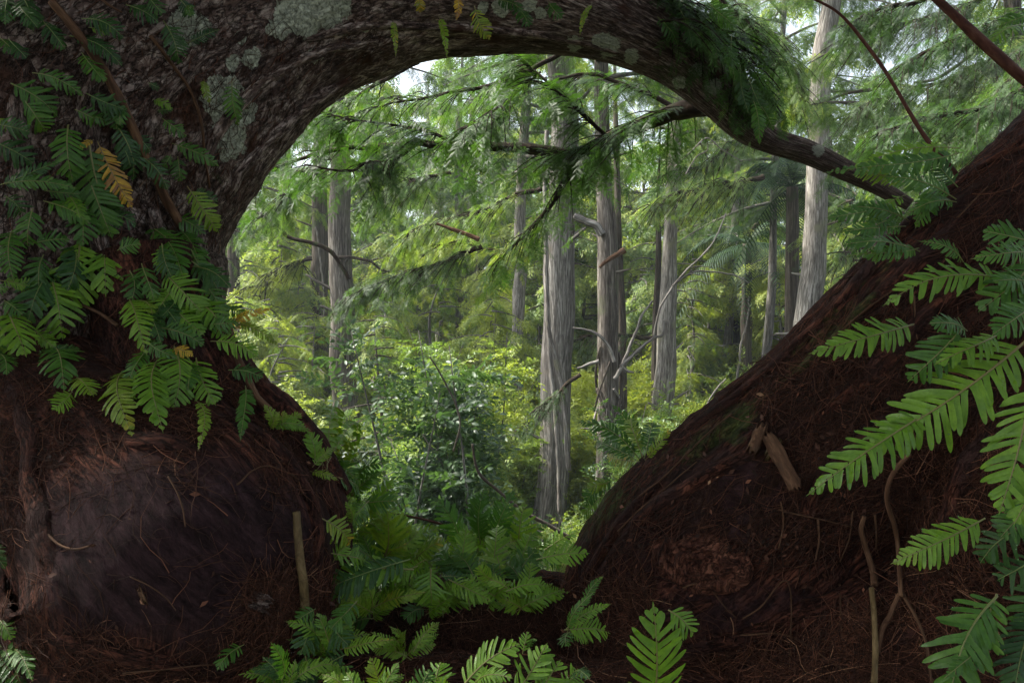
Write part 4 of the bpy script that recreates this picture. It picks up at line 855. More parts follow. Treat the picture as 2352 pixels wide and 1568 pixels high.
def tree(name, label, pts, Y, mat, top=17.0, crown=None, cat='tree', cmat='cyp', group=None, flare=1.5, extra=None, sides=30):
    """pts: (px,py,halfwidth px) from the top of what is seen to the bottom; continued down to the ground and up to the top"""
    P = [(W(p[0], p[1], Y), p[2]/F*Y) for p in pts]
    P = P[::-1]                                            # bottom first
    b, t = P[0], P[-1]
    lo, l2 = P[0][0], P[1][0]; sl = (l2-lo)[:2]/max(.5, (l2-lo)[2])
    base = np.array((*(lo[:2]-sl*lo[2]*0.4), -0.15)); 
    R0 = P[0][1]*flare if lo[2] > 0.8 else P[0][1]*1.15
    path = [base]+[p[0] for p in P]; rr = [R0]+[p[1] for p in P]
    if t[0][2] < top-1:
        s2 = (P[-1][0]-P[0][0])[:2]/max(.5, (P[-1][0]-P[0][0])[2]); q = t[0]+np.array((*(s2*(top-t[0][2])), top-t[0][2])); mid = (t[0]+q)/2
        path += [mid, q]; rr += [t[1]*.75, t[1]*.25]
    C = spline(np.array(path), 120); R = np.interp(np.linspace(0, len(rr)-1, 120), np.arange(len(rr)), rr)
    C[:, 0] += 0.5*R*fbm(np.stack([C[:, 2]*.45, C[:, 2]*0+Y, C[:, 2]*0+P[0][0][0]], -1), 3)*2.2
    e = empty(name, base, label, cat, group)
    gt = Geo(); rs = random.Random(int(Y*10+abs(P[0][0][0])*7))
    for q in range(7):
        zz = rs.uniform(1.5, 9.5); ii = int(np.argmin(np.abs(C[:, 2]-zz))); aa = rs.uniform(0, 6.28); dd = np.array((math.cos(aa), math.sin(aa), rs.uniform(-.1, .5))); ll = rs.uniform(.12, .5)*(1+R[ii])
        V, Fs, fib = sweep(C[ii]+dd*np.linspace(0, 1, 8)[:, None]*(R[ii]+ll)+np.array((0, 0, .1))*ll*np.linspace(0, 1, 8)[:, None]**2, np.linspace(R[ii]*.22, R[ii]*.07, 8), 7); gt.add(V, Fs, fib=fib)
    V, Fs, fib = trunk_geo(C, R, sides, seed=Y); gt.add(V, Fs, fib=fib)
    cx = lambda h: np.array([np.interp(h, C[:, 2], C[:, 0]), np.interp(h, C[:, 2], C[:, 1])])
    if crown:
        k = dict(crown); g = crown_geo(k.pop('seed'), k.pop('h0'), k.pop('h1'), k.pop('nl'), k.pop('L0'), k.pop('L1'), k.pop('lod', 1), k.pop('tw', .3), k.pop('dens', 12), k.pop('sub', .9), k.pop('rb', .45), wood=gt, trunk=cx, **k)
        gt.build('trunk', mat, e, True); g.build('crown', M[cmat], e)
    else: gt.build('trunk', mat, e, True)
    return e
CR = lambda seed, **k: dict(dict(seed=seed, h0=5.0, h1=14, nl=24, L0=3.2, L1=2.0, lod=1, tw=.28, dens=13, sub=.85, rb=.45), **k)
tree('cypress_tree', 'tall dark straight grey cypress trunk left of the opening centre', [(765, 120, 19), (776, 330, 22), (785, 600, 26), (790, 800, 28), (797, 980, 30)], 19, M['brown'], crown=CR(1, h0=9.6, rb=.4), sides=50)
tree('cypress_tree', 'blackish vine-draped trunk just behind the dark left trunk', [(738, 430, 17), (736, 600, 20), (733, 800, 20)], 24, M['dark'], crown=CR(2, h0=9, rb=.7))
tree('cypress_tree', 'slim shaded trunk seen past the left fern edge', [(533, 560, 13), (538, 760, 14)], 22, M['dark'], crown=CR(3, h0=8, rb=.6))
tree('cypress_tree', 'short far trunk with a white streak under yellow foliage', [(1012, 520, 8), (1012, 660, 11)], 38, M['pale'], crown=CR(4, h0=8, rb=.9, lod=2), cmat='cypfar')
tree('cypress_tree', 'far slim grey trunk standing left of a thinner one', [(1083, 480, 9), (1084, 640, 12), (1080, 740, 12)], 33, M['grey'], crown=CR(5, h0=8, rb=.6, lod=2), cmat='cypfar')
tree('cypress_tree', 'thin dim far trunk right beside the slim grey one', [(1106, 500, 7), (1103, 640, 9)], 36, M['dark'], top=15)
tree('cypress_tree', 'knobbly cream-coloured trunk with twisting bark left of the central cypress', [(1196, 520, 13), (1200, 600, 14), (1192, 680, 15), (1190, 760, 13), (1184, 850, 16), (1180, 980, 17)], 22, M['pale'], crown=CR(6, h0=8.8, rb=.5))
tree('cypress_tree', 'thickest central fluted grey cypress trunk', [(1288, 60, 30), (1296, 250, 31), (1298, 420, 33), (1290, 620, 36), (1284, 800, 35), (1276, 1000, 34), (1272, 1230, 36)], 16.5, M['grey'], crown=CR(7, h0=9.4, L0=3.0), flare=1.0, sides=60)
tree('gum_tree', 'smooth grey trunk right of the central cypress wrapped by strangler roots', [(1384, 380, 18), (1388, 480, 20), (1392, 600, 24), (1398, 720, 24), (1398, 850, 23), (1393, 980, 24), (1385, 1120, 22)], 14.5, M['brown'], crown=CR(8, h0=8.9, rb=.35), flare=1.2, sides=50)
tree('cypress_tree', 'thin trunk half hidden behind the strangler-wrapped trunk', [(1420, 520, 8), (1424, 700, 10), (1426, 800, 10)], 20, M['dark'], top=12)
tree('cypress_tree', 'pale tapering trunk with a buttressed base right of centre', [(1540, 520, 15), (1535, 640, 18), (1525, 780, 22), (1514, 950, 25)], 20, M['pale'], crown=CR(9, h0=9, rb=.6), sides=50)
tree('cypress_tree', 'narrow trunk fork beside the pale buttressed trunk', [(1512, 500, 6), (1512, 640, 7), (1508, 760, 8)], 21, M['dark'], top=9)
tree('cypress_tree', 'slim pale trunk leaning slightly among the right-hand shrubs', [(1680, 640, 9), (1676, 740, 9), (1668, 860, 11)], 28, M['pale'], crown=CR(10, h0=6.5, rb=.75, lod=2, tw=.34), cmat='cypfar')
tree('cypress_tree', 'thin brown trunk tight behind the slim pale leaning one', [(1692, 660, 6), (1690, 780, 8), (1688, 840, 8)], 29, M['dark'], top=9)
tree('cypress_tree', 'slender bark-flecked trunk left of the palm', [(1782, 380, 8), (1775, 520, 8), (1768, 680, 10), (1758, 850, 11)], 22, M['grey'], crown=CR(11, h0=8, rb=.5))
tree('cypress_tree', 'tall bright silver-grey cypress trunk crossing the branch at right', [(1912, -40, 20), (1890, 120, 22), (1888, 250, 23), (1878, 400, 23), (1868, 560, 26), (1860, 700, 28), (1852, 820, 31)], 17, M['pale'], crown=CR(12, h0=11.5, h1=16, rb=.4, L0=2.2), flare=1.1, sides=60)
tree('cypress_tree', 'short pale trunk between the palm and the silver-grey cypress', [(1818, 600, 9), (1816, 700, 9), (1812, 810, 10)], 24, M['grey'], top=9)
tree('snag', 'bent mossy broken trunk high at right', [(2003, 270, 9), (2020, 285, 11), (2030, 320, 12), (2027, 350, 13), (2020, 500, 14)], 13, M['dark'], top=8.0, crown=CR(13, h0=7.0, h1=9, nl=9, L0=1.8, L1=1.5, rb=.45))
tree('cypress_tree', 'reddish grey trunk at the far right edge', [(2330, 60, 18), (2340, 200, 20), (2345, 320, 21)], 15, M['dark'], crown=CR(14, h0=8.5, rb=.3))

# copies for the rest of the wood: three builds of mid cypress, shared
def proto_tree(name, seed, H, r, h0, nl, L0, lod, tw, dens, rb, cmat, tmat, sub=.9):
    e = empty(name, (0, 0, 0)); gt = Geo(); rg = random.Random(seed)
    C = spline(np.array([(0, 0, -.2), (rg.uniform(-.2, .2), rg.uniform(-.2, .2), H*.4), (rg.uniform(-.4, .4), 0, H*.75), (rg.uniform(-.5, .5), 0, H)]), 50)
    R = np.interp(np.linspace(0, 1, 50), [0, .08, .6, 1], [r*1.7, r*1.1, r*.7, r*.1])
    V, Fs, fib = trunk_geo(C, R, 14, seed); gt.add(V, Fs, fib=fib)
    g = crown_geo(seed, h0, H+.3, nl, L0, L0*.45, lod, tw, dens, sub, rb, wood=gt)
    gt.build('trunk', M[tmat], e, True); g.build('crown', M[cmat], e); return e
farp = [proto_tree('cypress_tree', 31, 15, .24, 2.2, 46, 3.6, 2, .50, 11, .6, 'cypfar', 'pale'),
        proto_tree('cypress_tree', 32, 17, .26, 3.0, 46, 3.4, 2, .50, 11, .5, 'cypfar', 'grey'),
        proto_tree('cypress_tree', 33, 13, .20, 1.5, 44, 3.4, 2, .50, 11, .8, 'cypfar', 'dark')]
rgp = random.Random(77); used = [False]*3
def put(protos, used, i, loc, rz, sc, **kw):
    if not used[i]:
        used[i] = True; o = protos[i]; o.location = tuple(loc); o.rotation_euler = (0, 0, rz); o.scale = (sc,)*3; return tag(o, **kw)
    return copy_tree(protos[i], loc, rz, sc, **kw)
k = 0
for row, (Y, step) in enumerate([(29, 4.6), (35, 4.6), (42, 4.8), (51, 4.8), (62, 5.0), (80, 5.5)]):
    hw = Y*0.72+3; x = -hw+rgp.uniform(0, step)
    while x < hw:
        yy = Y+rgp.uniform(-2.2, 2.2); xx = x+rgp.uniform(-.8, .8)
        kk = k % 3
        put(farp, used, kk, (xx, yy, 0), rgp.uniform(0, 6.28), rgp.uniform(.85, 1.2)*(1.45 if Y > 70 else 1), group='cypresses of the far green wall', cat='tree',
            label='feathery cypress lost in the far sunlit wall of trees'); k += 1
        x += step*rgp.uniform(.8, 1.2)

# ---- broadleaf shrubs and young trees
def shrub_geo(seed, H, Wd, nst, lod, leaf, nleaf, rb, spread_low=.15):
    rg = np.random.default_rng(seed); g = Geo(); gw = Geo(); pos, fw, up, sc, rn = [], [], [], [], []
    for i in range(nst):
        a = rg.uniform(0, 6.28); l = rg.uniform(.55, 1.0); top = np.array((math.cos(a)*Wd*rg.uniform(.2, 1), math.sin(a)*Wd*rg.uniform(.2, 1), H*l))
        mid = top*np.array((.35, .35, .55))+rg.normal(0, .08*H, 3)*np.array((1, 1, .3))
        C = spline(np.array([(rg.normal(0, .04), rg.normal(0, .04), -.1), mid, top]), 12)
        V, Fs, fib = sweep(C, np.linspace(.012*H/2+.004, .004, 12), 5); gw.add(V, Fs, fib=fib)
        nb = max(4, nleaf//nst)
        cr0 = np.clip(rb+rg.normal(0, .16), 0, 1)
        for j in range(nb):
            x = spread_low+(1-spread_low)*rg.random()**.8; c = C[min(11, int(x*11))]; d = unit(rg.normal(0, 1, 3)*np.array((1, 1, .5))+np.array((0, 0, .15)))
            bl = rg.uniform(.15, .5)*Wd; m = rg.integers(3, 6)
            for q in range(m):
                p = c+d*bl*(q+1)/m+np.array((0, 0, -.1*bl*(q/m)**2)); s_ = unit(np.cross(d, (0, 0, 1)))*(1 if q % 2 else -1)
                pos.append(p); fw.append(unit(d+s_*rg.uniform(.2, .9)+rg.normal(0, .25, 3))); up.append(unit(np.array((0, 0, 1.))+rg.normal(0, .45, 3)))
                sc.append(leaf*rg.uniform(.75, 1.25)); rn.append(float(np.clip(cr0+rg.normal(0, .09), 0, 1)))
    add_twigs(g, lod, 'broad', pos, fw, up, sc, rn)
    return g, gw
def proto_shrub(name, seed, H, Wd, nst, lod, leaf, nleaf, rb, mat='broad'):
    e = empty(name, (0, 0, 0)); g, gw = shrub_geo(seed, H, Wd, nst, lod, leaf, nleaf, rb)
    gw.build('stem', M['grey'], e, True); g.build('foliage', M[mat], e); return e
shp = [proto_shrub('shrub', 41, 3.0, 1.3, 14, 1, .21, 900, .55), proto_shrub('shrub', 42, 2.4, 1.4, 14, 1, .20, 900, .85), proto_shrub('shrub', 43, 3.6, 1.2, 12, 1, .22, 900, .45),
       proto_shrub('shrub', 44, 2.8, 1.5, 14, 2, .24, 1200, 1.0)]
ush = [False]*4
rgs = random.Random(9)
for (Y, step, s0, z) in [(7.5, 1.7, .5, 0), (9.5, 1.8, .6, 0), (11.5, 1.9, .68, 0), (14, 2.1, .75, 0), (17.5, 2.4, .85, 0), (21, 2.8, 1.0, 0), (25, 3.2, 1.1, 0)]:
    hw = Y*0.56+1; x = -hw+rgs.uniform(0, step); lowr = .78
    while x < hw*0.82:
        i = rgs.choice([0, 1, 2, 0, 1, 3] if Y < 16 else [0, 1, 3, 3, 2]); pxx = 1176+x/Y*F
        if Y < 16.5 and (1225 < pxx < 1325 or 1355 < pxx < 1425): x += .5; continue
        lowr = .62 if (abs(pxx-790) < 80 or abs(pxx-1187) < 60 or abs(pxx-1515) < 60) and Y < 20 else .78
        put(shp, ush, i, (x+rgs.uniform(-.4, .4), Y+rgs.uniform(-.9, .9), z), rgs.uniform(0, 6.28), s0*rgs.uniform(.8, 1.2)*(lowr if (x > Y*.07 and Y > 10) or lowr < .7 else 1), group='leafy shrubs filling the understorey', cat='shrub',
            label='small-leaved green shrub in the dense understorey')
        x += step*rgs.uniform(.62, 1.05)
for (px, Y, sc_, k) in [(1210, 17.5, .9, 3), (1340, 17.5, .95, 3), (1450, 17, .95, 3), (1480, 15, .7, 1), (1560, 19.5, 1.0, 3), (1600, 16, .8, 1), (1650, 18, 1.0, 3), (1730, 20, 1.15, 3), (1790, 22, 1.3, 3), (1340, 12.5, .6, 1), (1450, 11, .6, 1), (860, 18, 1.0, 3), (700, 17, 1.0, 3), (1120, 18, 1.1, 3), (1400, 22, 1.35, 3)]:
    put(shp, ush, k, (W(px, 784, Y)[0], Y, 0), px*.7, sc_, group='leafy shrubs filling the understorey', cat='shrub', label='small-leaved green shrub in the dense understorey')
# young cypress saplings (yellow-green) between the shrubs
sap = [proto_tree('young_cypress', 51, 5.5, .05, .6, 34, 1.7, 1, .24, 9, .8, 'cyp', 'grey', .55), proto_tree('young_cypress', 52, 6.5, .06, 1.0, 34, 1.9, 1, .24, 9, .5, 'cyp', 'dark', .55)]
sap.append(proto_tree('young_cypress', 53, 6.2, .05, .4, 42, 2.2, 2, .34, 13, .93, 'cypfar', 'grey', .7))
us2 = [False]*3
for k, (px, Y, sc_, i) in enumerate([(640, 16, .8, 0), (720, 20, .85, 0), (600, 21, 1.0, 0), (900, 22, .9, 1), (1010, 24, 1.2, 0), (1130, 26, 1.0, 0), (1580, 23, 1.1, 0), 
                                    (1960, 17, 1.1, 1), (860, 15, .7, 1), (1500, 27, 1.3, 0), (1980, 22, 1.2, 1), (690, 26, 1.2, 0), (2100, 15, 1.1, 1), (480, 18, 1.1, 1), (1060, 14, .5, 0), (540, 17, .8, 2), (620, 18, .8, 2), (700, 22, .9, 2), (880, 19, .8, 2), (1130, 19, .8, 2), (1450, 34, 1.9, 2), (1480, 40, 2.2, 2), (560, 22, 1.0, 2), (640, 24, 1.15, 2), (715, 27, 1.1, 2), (880, 26, 1.2, 2), (960, 28, 1.1, 2), (1140, 24, 1.0, 2), (1235, 27, 1.2, 2), (1470, 25, 1.0, 2), (1590, 25, 1.1, 2), (1710, 27, 1.2, 2), (1790, 24, 1.1, 2), (620, 30, 1.5, 2), (1640, 30, 1.5, 2), (1340, 29, 1.4, 2), (1950, 25, 1.1, 2)]):
    c = W(px, 784, Y); put(sap, us2, i, (c[0], Y, 0), k*1.7, sc_, group='young cypresses among the shrubs', cat='tree', label='feathery young cypress rising from the understorey')
# ground cover: fern and leaf mass nobody could count
def cover():
    rg = np.random.default_rng(8); n = 9000; g = Geo()
    Y = 4+rg.random(n)**1.3*30; X = rg.uniform(-.75, .75, n)*Y
    pos = np.stack([X, Y, rg.uniform(0, .45, n)], -1); a = rg.uniform(0, 6.28, n)
    fw = unit(np.stack([np.cos(a), np.sin(a), rg.uniform(0, 1.2, n)], -1)); up = unit(np.array((0, 0, 1.))+rg.normal(0, .4, (n, 3)))
    add_twigs(g, 2, 'broad', pos, fw, up, rg.uniform(.3, .55, n), np.clip(.5+rg.normal(0, .2, n), 0, 1))
    o = g.build('undergrowth', M['broad']); tag(o, 'low mixed leafy undergrowth covering the forest floor', 'undergrowth', None, 'stuff')
cover()

# ------------------------------------------------------------------ named boughs, palms, vines, dead branches
def bough(label, pts, Y, r0, dens, L, tw, rb, lod=1, seed=0, mat='cyp', droop=.4, mul=1):
    C = spline(np.array([W(p[0], p[1], p[2] if len(p) > 2 else Y) for p in pts]), 60)
    C = C+.06*np.stack([fbm(C*3+k*13+seed, 3) for k in range(3)], -1)*(Y/5)
    e = empty('cypress_bough', C[0], label, 'bough')
    gw = Geo(); V, Fs, fib = sweep(C, np.linspace(r0/F*Y, .25*r0/F*Y, 60), 8); gw.add(V, Fs, fib=fib)
    rg = np.random.default_rng(seed+500); out = []; g = Geo()
    p, f, u, s_, r = bough_twigs(C, None, L*.9, dens*1.15, rg, tw*.62, droop*1.3, 1.0, out, rb); p = np.array(p)+rg.normal(0, 1, (len(p), 3))*np.array((.3, .3, 1))*L*.07
    add_twigs(g, lod, 'cyp', p, f, u, s_, r)
    for ln in out:
        V, Fs, fib = sweep(spline(ln, 6), np.linspace(.0035, .0012, 6)*Y/4, 4); gw.add(V, Fs, fib=fib)
    gw.build('branch', M['limb'], e, True); g.build('foliage', M[mat], e)
for k, a in enumerate([  # last value paints sunlight into the lit boughs' leaf tone, shade into the dark
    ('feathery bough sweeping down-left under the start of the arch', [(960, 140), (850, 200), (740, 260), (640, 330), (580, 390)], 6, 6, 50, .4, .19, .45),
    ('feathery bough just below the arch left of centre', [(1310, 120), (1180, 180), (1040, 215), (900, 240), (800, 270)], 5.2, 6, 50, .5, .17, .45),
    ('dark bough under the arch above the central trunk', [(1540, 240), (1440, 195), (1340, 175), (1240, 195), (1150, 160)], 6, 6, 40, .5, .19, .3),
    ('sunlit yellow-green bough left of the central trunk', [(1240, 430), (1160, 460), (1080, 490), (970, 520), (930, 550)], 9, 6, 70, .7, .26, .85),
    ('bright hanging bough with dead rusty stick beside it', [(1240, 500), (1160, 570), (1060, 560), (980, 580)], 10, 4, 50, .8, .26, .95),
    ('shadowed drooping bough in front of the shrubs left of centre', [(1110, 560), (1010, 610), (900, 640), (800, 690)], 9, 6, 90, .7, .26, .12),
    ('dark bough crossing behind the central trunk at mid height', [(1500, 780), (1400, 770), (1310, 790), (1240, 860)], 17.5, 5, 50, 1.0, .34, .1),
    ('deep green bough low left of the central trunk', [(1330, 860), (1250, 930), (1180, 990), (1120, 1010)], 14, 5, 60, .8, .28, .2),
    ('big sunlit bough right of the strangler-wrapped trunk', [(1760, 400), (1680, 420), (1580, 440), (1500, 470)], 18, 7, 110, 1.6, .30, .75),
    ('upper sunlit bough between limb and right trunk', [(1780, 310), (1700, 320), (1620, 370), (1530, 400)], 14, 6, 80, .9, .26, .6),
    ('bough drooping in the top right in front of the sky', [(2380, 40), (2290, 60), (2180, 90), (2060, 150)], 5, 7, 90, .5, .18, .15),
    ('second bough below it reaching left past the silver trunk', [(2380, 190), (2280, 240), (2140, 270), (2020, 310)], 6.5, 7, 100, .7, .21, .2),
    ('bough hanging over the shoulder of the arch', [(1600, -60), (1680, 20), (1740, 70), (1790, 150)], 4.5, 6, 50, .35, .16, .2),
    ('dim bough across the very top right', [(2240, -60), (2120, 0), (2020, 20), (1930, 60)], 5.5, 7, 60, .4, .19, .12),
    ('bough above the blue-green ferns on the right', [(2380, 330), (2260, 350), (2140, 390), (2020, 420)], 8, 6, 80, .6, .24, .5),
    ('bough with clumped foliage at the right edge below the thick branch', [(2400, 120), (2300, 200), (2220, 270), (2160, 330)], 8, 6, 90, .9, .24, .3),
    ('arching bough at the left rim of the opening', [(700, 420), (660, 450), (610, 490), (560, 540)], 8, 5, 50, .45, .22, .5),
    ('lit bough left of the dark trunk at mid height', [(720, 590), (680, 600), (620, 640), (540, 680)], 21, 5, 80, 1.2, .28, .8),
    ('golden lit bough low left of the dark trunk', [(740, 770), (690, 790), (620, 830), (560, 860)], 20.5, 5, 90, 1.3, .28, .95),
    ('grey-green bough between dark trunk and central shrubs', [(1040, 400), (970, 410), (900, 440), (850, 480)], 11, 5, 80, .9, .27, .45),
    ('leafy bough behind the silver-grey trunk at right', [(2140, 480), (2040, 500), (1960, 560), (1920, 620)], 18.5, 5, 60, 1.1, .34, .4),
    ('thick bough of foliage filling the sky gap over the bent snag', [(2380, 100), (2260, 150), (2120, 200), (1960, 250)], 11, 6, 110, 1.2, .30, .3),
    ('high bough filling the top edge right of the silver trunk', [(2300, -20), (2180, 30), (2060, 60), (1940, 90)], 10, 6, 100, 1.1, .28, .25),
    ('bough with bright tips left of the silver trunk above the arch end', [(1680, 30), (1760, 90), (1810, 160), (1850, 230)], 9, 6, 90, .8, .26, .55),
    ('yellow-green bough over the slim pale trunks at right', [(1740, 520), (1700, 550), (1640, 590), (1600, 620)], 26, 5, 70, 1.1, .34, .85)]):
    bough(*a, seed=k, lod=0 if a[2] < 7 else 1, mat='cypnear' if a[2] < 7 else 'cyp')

def wire(name, label, cat, pts, Y, r0, r1, mat, parent=None, wob=.02, seed=0, group=None, sides=8, n=60):
    C = spline(np.array([W(p[0], p[1], p[2] if len(p) > 2 else Y) for p in pts]), n)
    C = C+wob*Y/8*np.stack([fbm(C*3+k*13+seed, 3) for k in range(3)], -1)*2
    V, Fs, fib = sweep(C, np.linspace(r0/F*Y, r1/F*Y, n), sides, lambda fib, th, S, RR: RR*.35*fbm(fib*12+seed, 3))
    z = np.zeros(len(V))-1
    o = mk(name, V, Fs, M[mat], parent, {'fib': fib, 'lichen': z, 'moss': z, 'smooth': z}, True, origin=None if parent is not None else C[0])
    return tag(o, label, cat, group) if parent is None else o
wire('branch', 'thick reddish-brown branch crossing the top right corner', 'branch', [(2120, -30), (2190, 35), (2270, 110), (2390, 215)], 1.9, 10, 13, 'twig', sides=14)
wire('twig', 'long thin reddish twig slanting down to the right-hand ferns', 'twig', [(1850, -10), (1925, 30), (1990, 105), (2045, 185), (2085, 255), (2130, 325), (2195, 400), (2215, 440)], 1.9, 3, 6, 'twig', sides=10)
wire('vine', 'pale woody vine lying on the left side of the central trunk', 'vine', [(1256, 300), (1252, 430), (1254, 560), (1256, 680), (1262, 770), (1284, 860), (1298, 950), (1306, 1080)], 15.75, 5, 6, 'pale', wob=.01, n=90)
wire('vine', 'second vine strand forking left low on the central trunk', 'vine', [(1260, 740), (1264, 830), (1274, 930), (1282, 1040), (1286, 1180)], 15.75, 5, 5, 'pale', wob=.01)
wire('vine', 'thin vine strand hanging on the blackish trunk', 'vine', [(726, 520), (738, 620), (744, 700), (738, 800)], 23.2, 2, 2, 'pale')
def strangler():
    e = empty('strangler_root', W(1395, 980, 14.4), 'tangled strangler fig roots clasping the smooth grey trunk', 'root'); rg = random.Random(4)
    R0 = 26/F*14.5
    for k in range(11):
        z0 = rg.uniform(790, 900); ph = rg.uniform(0, 6.28); tw = rg.uniform(-3.5, 3.5); dz = rg.uniform(20, 190)
        t = np.linspace(0, 1, 30); px = np.interp(z0+dz*t, [600, 720, 850, 980, 1120], [1392, 1398, 1398, 1393, 1385]); c = np.array([W(a, z0+dz*b, 14.5) for a, b in zip(px, t)])
        C = c+np.stack([np.cos(ph+tw*t), np.sin(ph+tw*t), 0*t], -1)*R0*rg.uniform(1.0, 1.25)
        V, Fs, fib = sweep(C, np.full(30, rg.uniform(2, 4.5)/F*14.5), 7); mk('strand', V, Fs, M['pale'] if k % 2 else M['dark'], e, {'fib': fib}, True)
    for pts in ([(1412, 870), (1430, 835), (1455, 775), (1478, 725), (1500, 690)], [(1425, 840), (1460, 810), (1500, 778), (1522, 768), (1524, 735)], [(1412, 830), (1395, 790), (1360, 760), (1315, 753)],
                [(1425, 835), (1440, 850), (1455, 855)], [(1376, 828), (1352, 836), (1325, 845)]):
        wire('strand', None, None, pts, 14.2, 5, 2, 'grey', e)
strangler()
wire('branch', 'smooth grey side fork on the left of the wrapped trunk', 'branch', [(1382, 540), (1368, 518), (1345, 506), (1318, 495)], 14.3, 10, 8, 'grey')
wire('branch', 'short broken dead stub across the wrapped trunk', 'branch', [(1378, 615), (1392, 600), (1415, 586), (1437, 572)], 14.0, 4, 7, 'root')
wire('branch', 'rusty dead stick in the yellow-green foliage left of centre', 'branch', [(1004, 513), (1030, 522), (1065, 535), (1100, 550)], 8.5, 3, 6, 'root')
wire('branch', 'bleached crooked branch climbing right of the wrapped trunk', 'branch', [(1500, 770), (1520, 700), (1560, 640), (1606, 596), (1635, 560), (1656, 520), (1668, 490)], 13, 2.6, 1.4, 'grey')
wire('branch', 'bleached side branch curving right above the pale trunk', 'branch', [(1545, 655), (1580, 632), (1625, 624), (1680, 632), (1720, 650)], 13, 2.6, 1.2, 'grey')
wire('branch', 'white forked twigs hanging under the bend of the arch', 'branch', [(1550, 385), (1590, 345), (1622, 318), (1660, 345), (1705, 370)], 7, 2, 1, 'pale')
wire('branch', 'second white twig crossing under the bend of the arch', 'branch', [(1575, 400), (1600, 360), (1625, 345), (1622, 318)], 7, 1.6, 1, 'pale')
wire('branch', 'dark arched limb curving past the left dark trunk', 'branch', [(590, 490), (640, 520), (665, 545), (720, 560), (765, 585), (800, 640)], 11, 4, 5, 'limb')
wire('branch', 'dark forked branch reaching right from the left dark trunk', 'branch', [(775, 592), (810, 590), (850, 604), (895, 625)], 18.6, 5, 2, 'limb')
wire('branch', 'fallen pale-flecked branch slanting down to the foot of the slope', 'branch', [(1085, 1020), (1100, 1085), (1150, 1130), (1205, 1175), (1260, 1205), (1310, 1235)], 4.2, 3, 5, 'dark')
wire('branch', 'curved bare stem drooping through the middle shrubs', 'branch', [(985, 820), (1015, 870), (1045, 930), (1055, 980), (1040, 1035)], 7, 2, 2.2, 'dark')
wire('branch', 'thin forked twig over the left ferns at the rim of the burl', 'branch', [(850, 1170), (920, 1180), (990, 1195), (1040, 1212)], 2.5, 2, 3, 'twig')
wire('branch', 'crooked bare grey branch against the sky at top right', 'branch', [(2100, 190), (2150, 180), (2200, 150), (2226, 125), (2215, 105)], 10, 3, 5, 'grey')
wire('sapling', 'thin white crooked sapling stem near the pale leaning trunk', 'tree', [(1720, 680), (1716, 740), (1702, 790), (1700, 830), (1692, 880)], 22, 2, 3, 'pale')
wire('sapling', 'leaning white dead stem just above the ridge of the slope', 'tree', [(1665, 870), (1645, 895), (1620, 935), (1600, 960)], 12, 1.5, 2.5, 'pale')

def palm(label, px, py, Y, n, L, seed):
    c = W(px, py, Y); e = empty('palm_tree', (c[0], Y, 0), label, 'palm'); rg = random.Random(seed)
    V, Fs, fib = sweep(spline(np.array([(c[0]+.1, Y, -.1), (c[0], Y, c[2]*.5), c]), 40), np.linspace(.2, .14, 40), 14, lambda fib, th, S, RR: RR*.12*np.sin(S*30))
    mk('trunk', V, Fs, M['dark'], e, {'fib': fib}, True)
    for k in range(n):
        a = 6.28*k/n+rg.uniform(-.2, .2); el = rg.uniform(-.3, 1.1); d = np.array((math.cos(a)*math.cos(el), math.sin(a)*math.cos(el), math.sin(el)))
        t = np.linspace(0, 1, 34)[:, None]; C = c+d*L*t+np.array((0, 0, -1.))*L*.75*t**2.2
        T = unit(np.gradient(C, axis=0)); S = unit(np.cross(T, (0, 0, 1.))); U = np.cross(S, T); g = Geo()
        V, Fs, fib = sweep(C, np.linspace(.02, .004, 34), 4); g.add(V, Fs, rnd=np.full(len(V), .3))
        for i in range(3, 34):
            for s_ in (1, -1):
                l = .55*math.sin(math.pi*(.12+.85*i/34))*rg.uniform(.8, 1.1); dd = unit(T[i]*.7+S[i]*s_-U[i]*.2); q = T[i]*.022
                P = [C[i]-q, C[i]+q, C[i]+dd*l*.6+q*.8+np.array((0, 0, -.12*l)), C[i]+dd*l*.6-q*.8+np.array((0, 0, -.12*l)), C[i]+dd*l+np.array((0, 0, -.45*l))]
                g.add(P, [np.array([[0, 1, 2, 3]]), np.array([[3, 2, 4]])], rnd=np.full(5, rg.random()))
        g.build('frond', M['palm'], e)
palm('tall dark palm with drooping fronds left of the silver-grey trunk', 1820, 430, 20, 16, 2.6, 1)
palm('lower palm with spreading fronds behind the slender flecked trunk', 1715, 560, 24, 14, 2.6, 2)
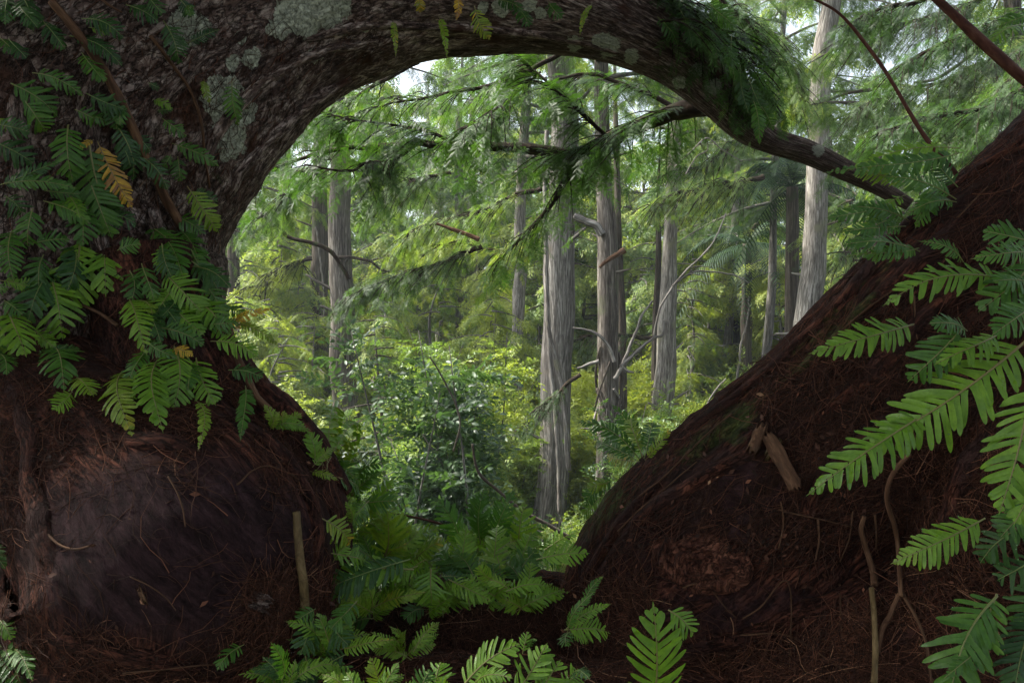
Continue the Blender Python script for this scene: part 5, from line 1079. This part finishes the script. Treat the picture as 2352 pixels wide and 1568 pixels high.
# darker large-leaved understorey tree in the middle
for (lb, px, Y, H, Wd, lf, seed, rb, nl_) in [('dark large-leaved small tree in the middle of the opening', 985, 8.2, 4.5, .85, .30, 91, .12, 420), ('blue-green small-leaved tree left of the central trunk', 1050, 12, 4.6, .95, .22, 92, .6, 800),
        ('small-leaved tree tangled round the wrapped trunk', 1480, 13.2, 3.2, .8, .22, 93, .3, 380), ('grey-green leafy tree right of the pale buttressed trunk', 1620, 19, 2.8, 1.5, .26, 94, .5, 700),
        ('yellow-green bush low in front of the central trunk', 1110, 7, 1.9, .9, .22, 95, .9, 600), ('yellow-green tree filling the left of the opening', 600, 15, 3.7, 1.1, .24, 96, 1.0, 800),
        ('dark leafy tree against the ridge at right', 1990, 14, 5.2, 1.1, .26, 97, .2, 700), ('bright small tree between palm and pale leaning trunk', 1800, 17, 3.4, .8, .26, 98, .85, 300)]:
    c = W(px, 784, Y); e = empty('small_tree', (c[0], Y, 0), lb, 'tree'); g, gw = shrub_geo(seed, H, Wd, 14, 1, lf, nl_, rb, .3)
    for q in (g, gw): q.V = [v+np.array((c[0], Y, 0)) for v in q.V]
    gw.build('trunk', M['grey'], e, True); g.build('crown', M['broad'], e)

# unseen crown added to the old cypress overhead and behind, to shade the foreground
def overhead():
    rg = np.random.default_rng(70); g = Geo()
    for k in range(62):
        a = rg.uniform(0, 6.28); r0 = rg.uniform(.2, 1.0); p0 = np.array((-1.2, 1.2, rg.uniform(6.2, 9.5))); L = rg.uniform(3, 6.5)
        d = np.array((math.cos(a), math.sin(a)*.8-.35, 0)); x = np.linspace(0, 1, 9)[:, None]
        C = p0+d*L*x+np.array((0, 0, 1))*(.5*L*x-.45*L*x*x)
        if C[-1][1] > 4.6: continue
        p, f, u, s_, r = bough_twigs(C, None, 1.3, 24, rg, .42, .4, 1.0, None, .35); add_twigs(g, 2, 'cyp', p, f, u, s_, r)
    g.build('crown', M['cyp'], OLD)
overhead()
def chips():
    rg = np.random.default_rng(71); g = Geo(); pr = leafshape(2)
    for box, n in (((560, 1360, 1500, 1568), 380), ((1300, 900, 2352, 1568), 360), ((0, 950, 800, 1568), 60)):
        P, N = surf_samples(n, box, rg); f = rg.normal(0, 1, P.shape); f = unit(f-N*np.sum(f*N, -1, keepdims=True)+N*rg.uniform(-.1, .5, (len(P), 1)))
        V, Fs = place(pr, P+N*.008, f, unit(N+rg.normal(0, .35, N.shape)), rg.uniform(.006, .022, len(P))); g.add(V, Fs, rnd=np.repeat(rg.beta(1.5, 2.5, len(P)), 4))
    tag(g.build('leaf_litter', M['litter']), 'small brown dead leaves and bark chips caught among the needles', 'litter', None, 'stuff')
chips()

def haze():
    m = bpy.data.materials.new('air'); m.use_nodes = True; t = m.node_tree; t.nodes.clear()
    o = t.nodes.new('ShaderNodeOutputMaterial'); v = t.nodes.new('ShaderNodeVolumePrincipled'); t.links.new(v.outputs[0], o.inputs['Volume'])
    v.inputs['Color'].default_value = (.86, .93, 1, 1); v.inputs['Density'].default_value = 0.0008; v.inputs['Anisotropy'].default_value = 0.2
    x, y0, y1, z0, z1 = 900, -900, 900, -2.0, 24.0
    V = np.array([(a, b, c) for a in (-x, x) for b in (y0, y1) for c in (z0, z1)], float)
    Fc = np.array([[0, 1, 3, 2], [4, 6, 7, 5], [0, 4, 5, 1], [2, 3, 7, 6], [0, 2, 6, 4], [1, 5, 7, 3]])
    tag(mk('haze', V, Fc, m), 'thin pale morning haze between the trees', 'haze', None, 'stuff')
haze()
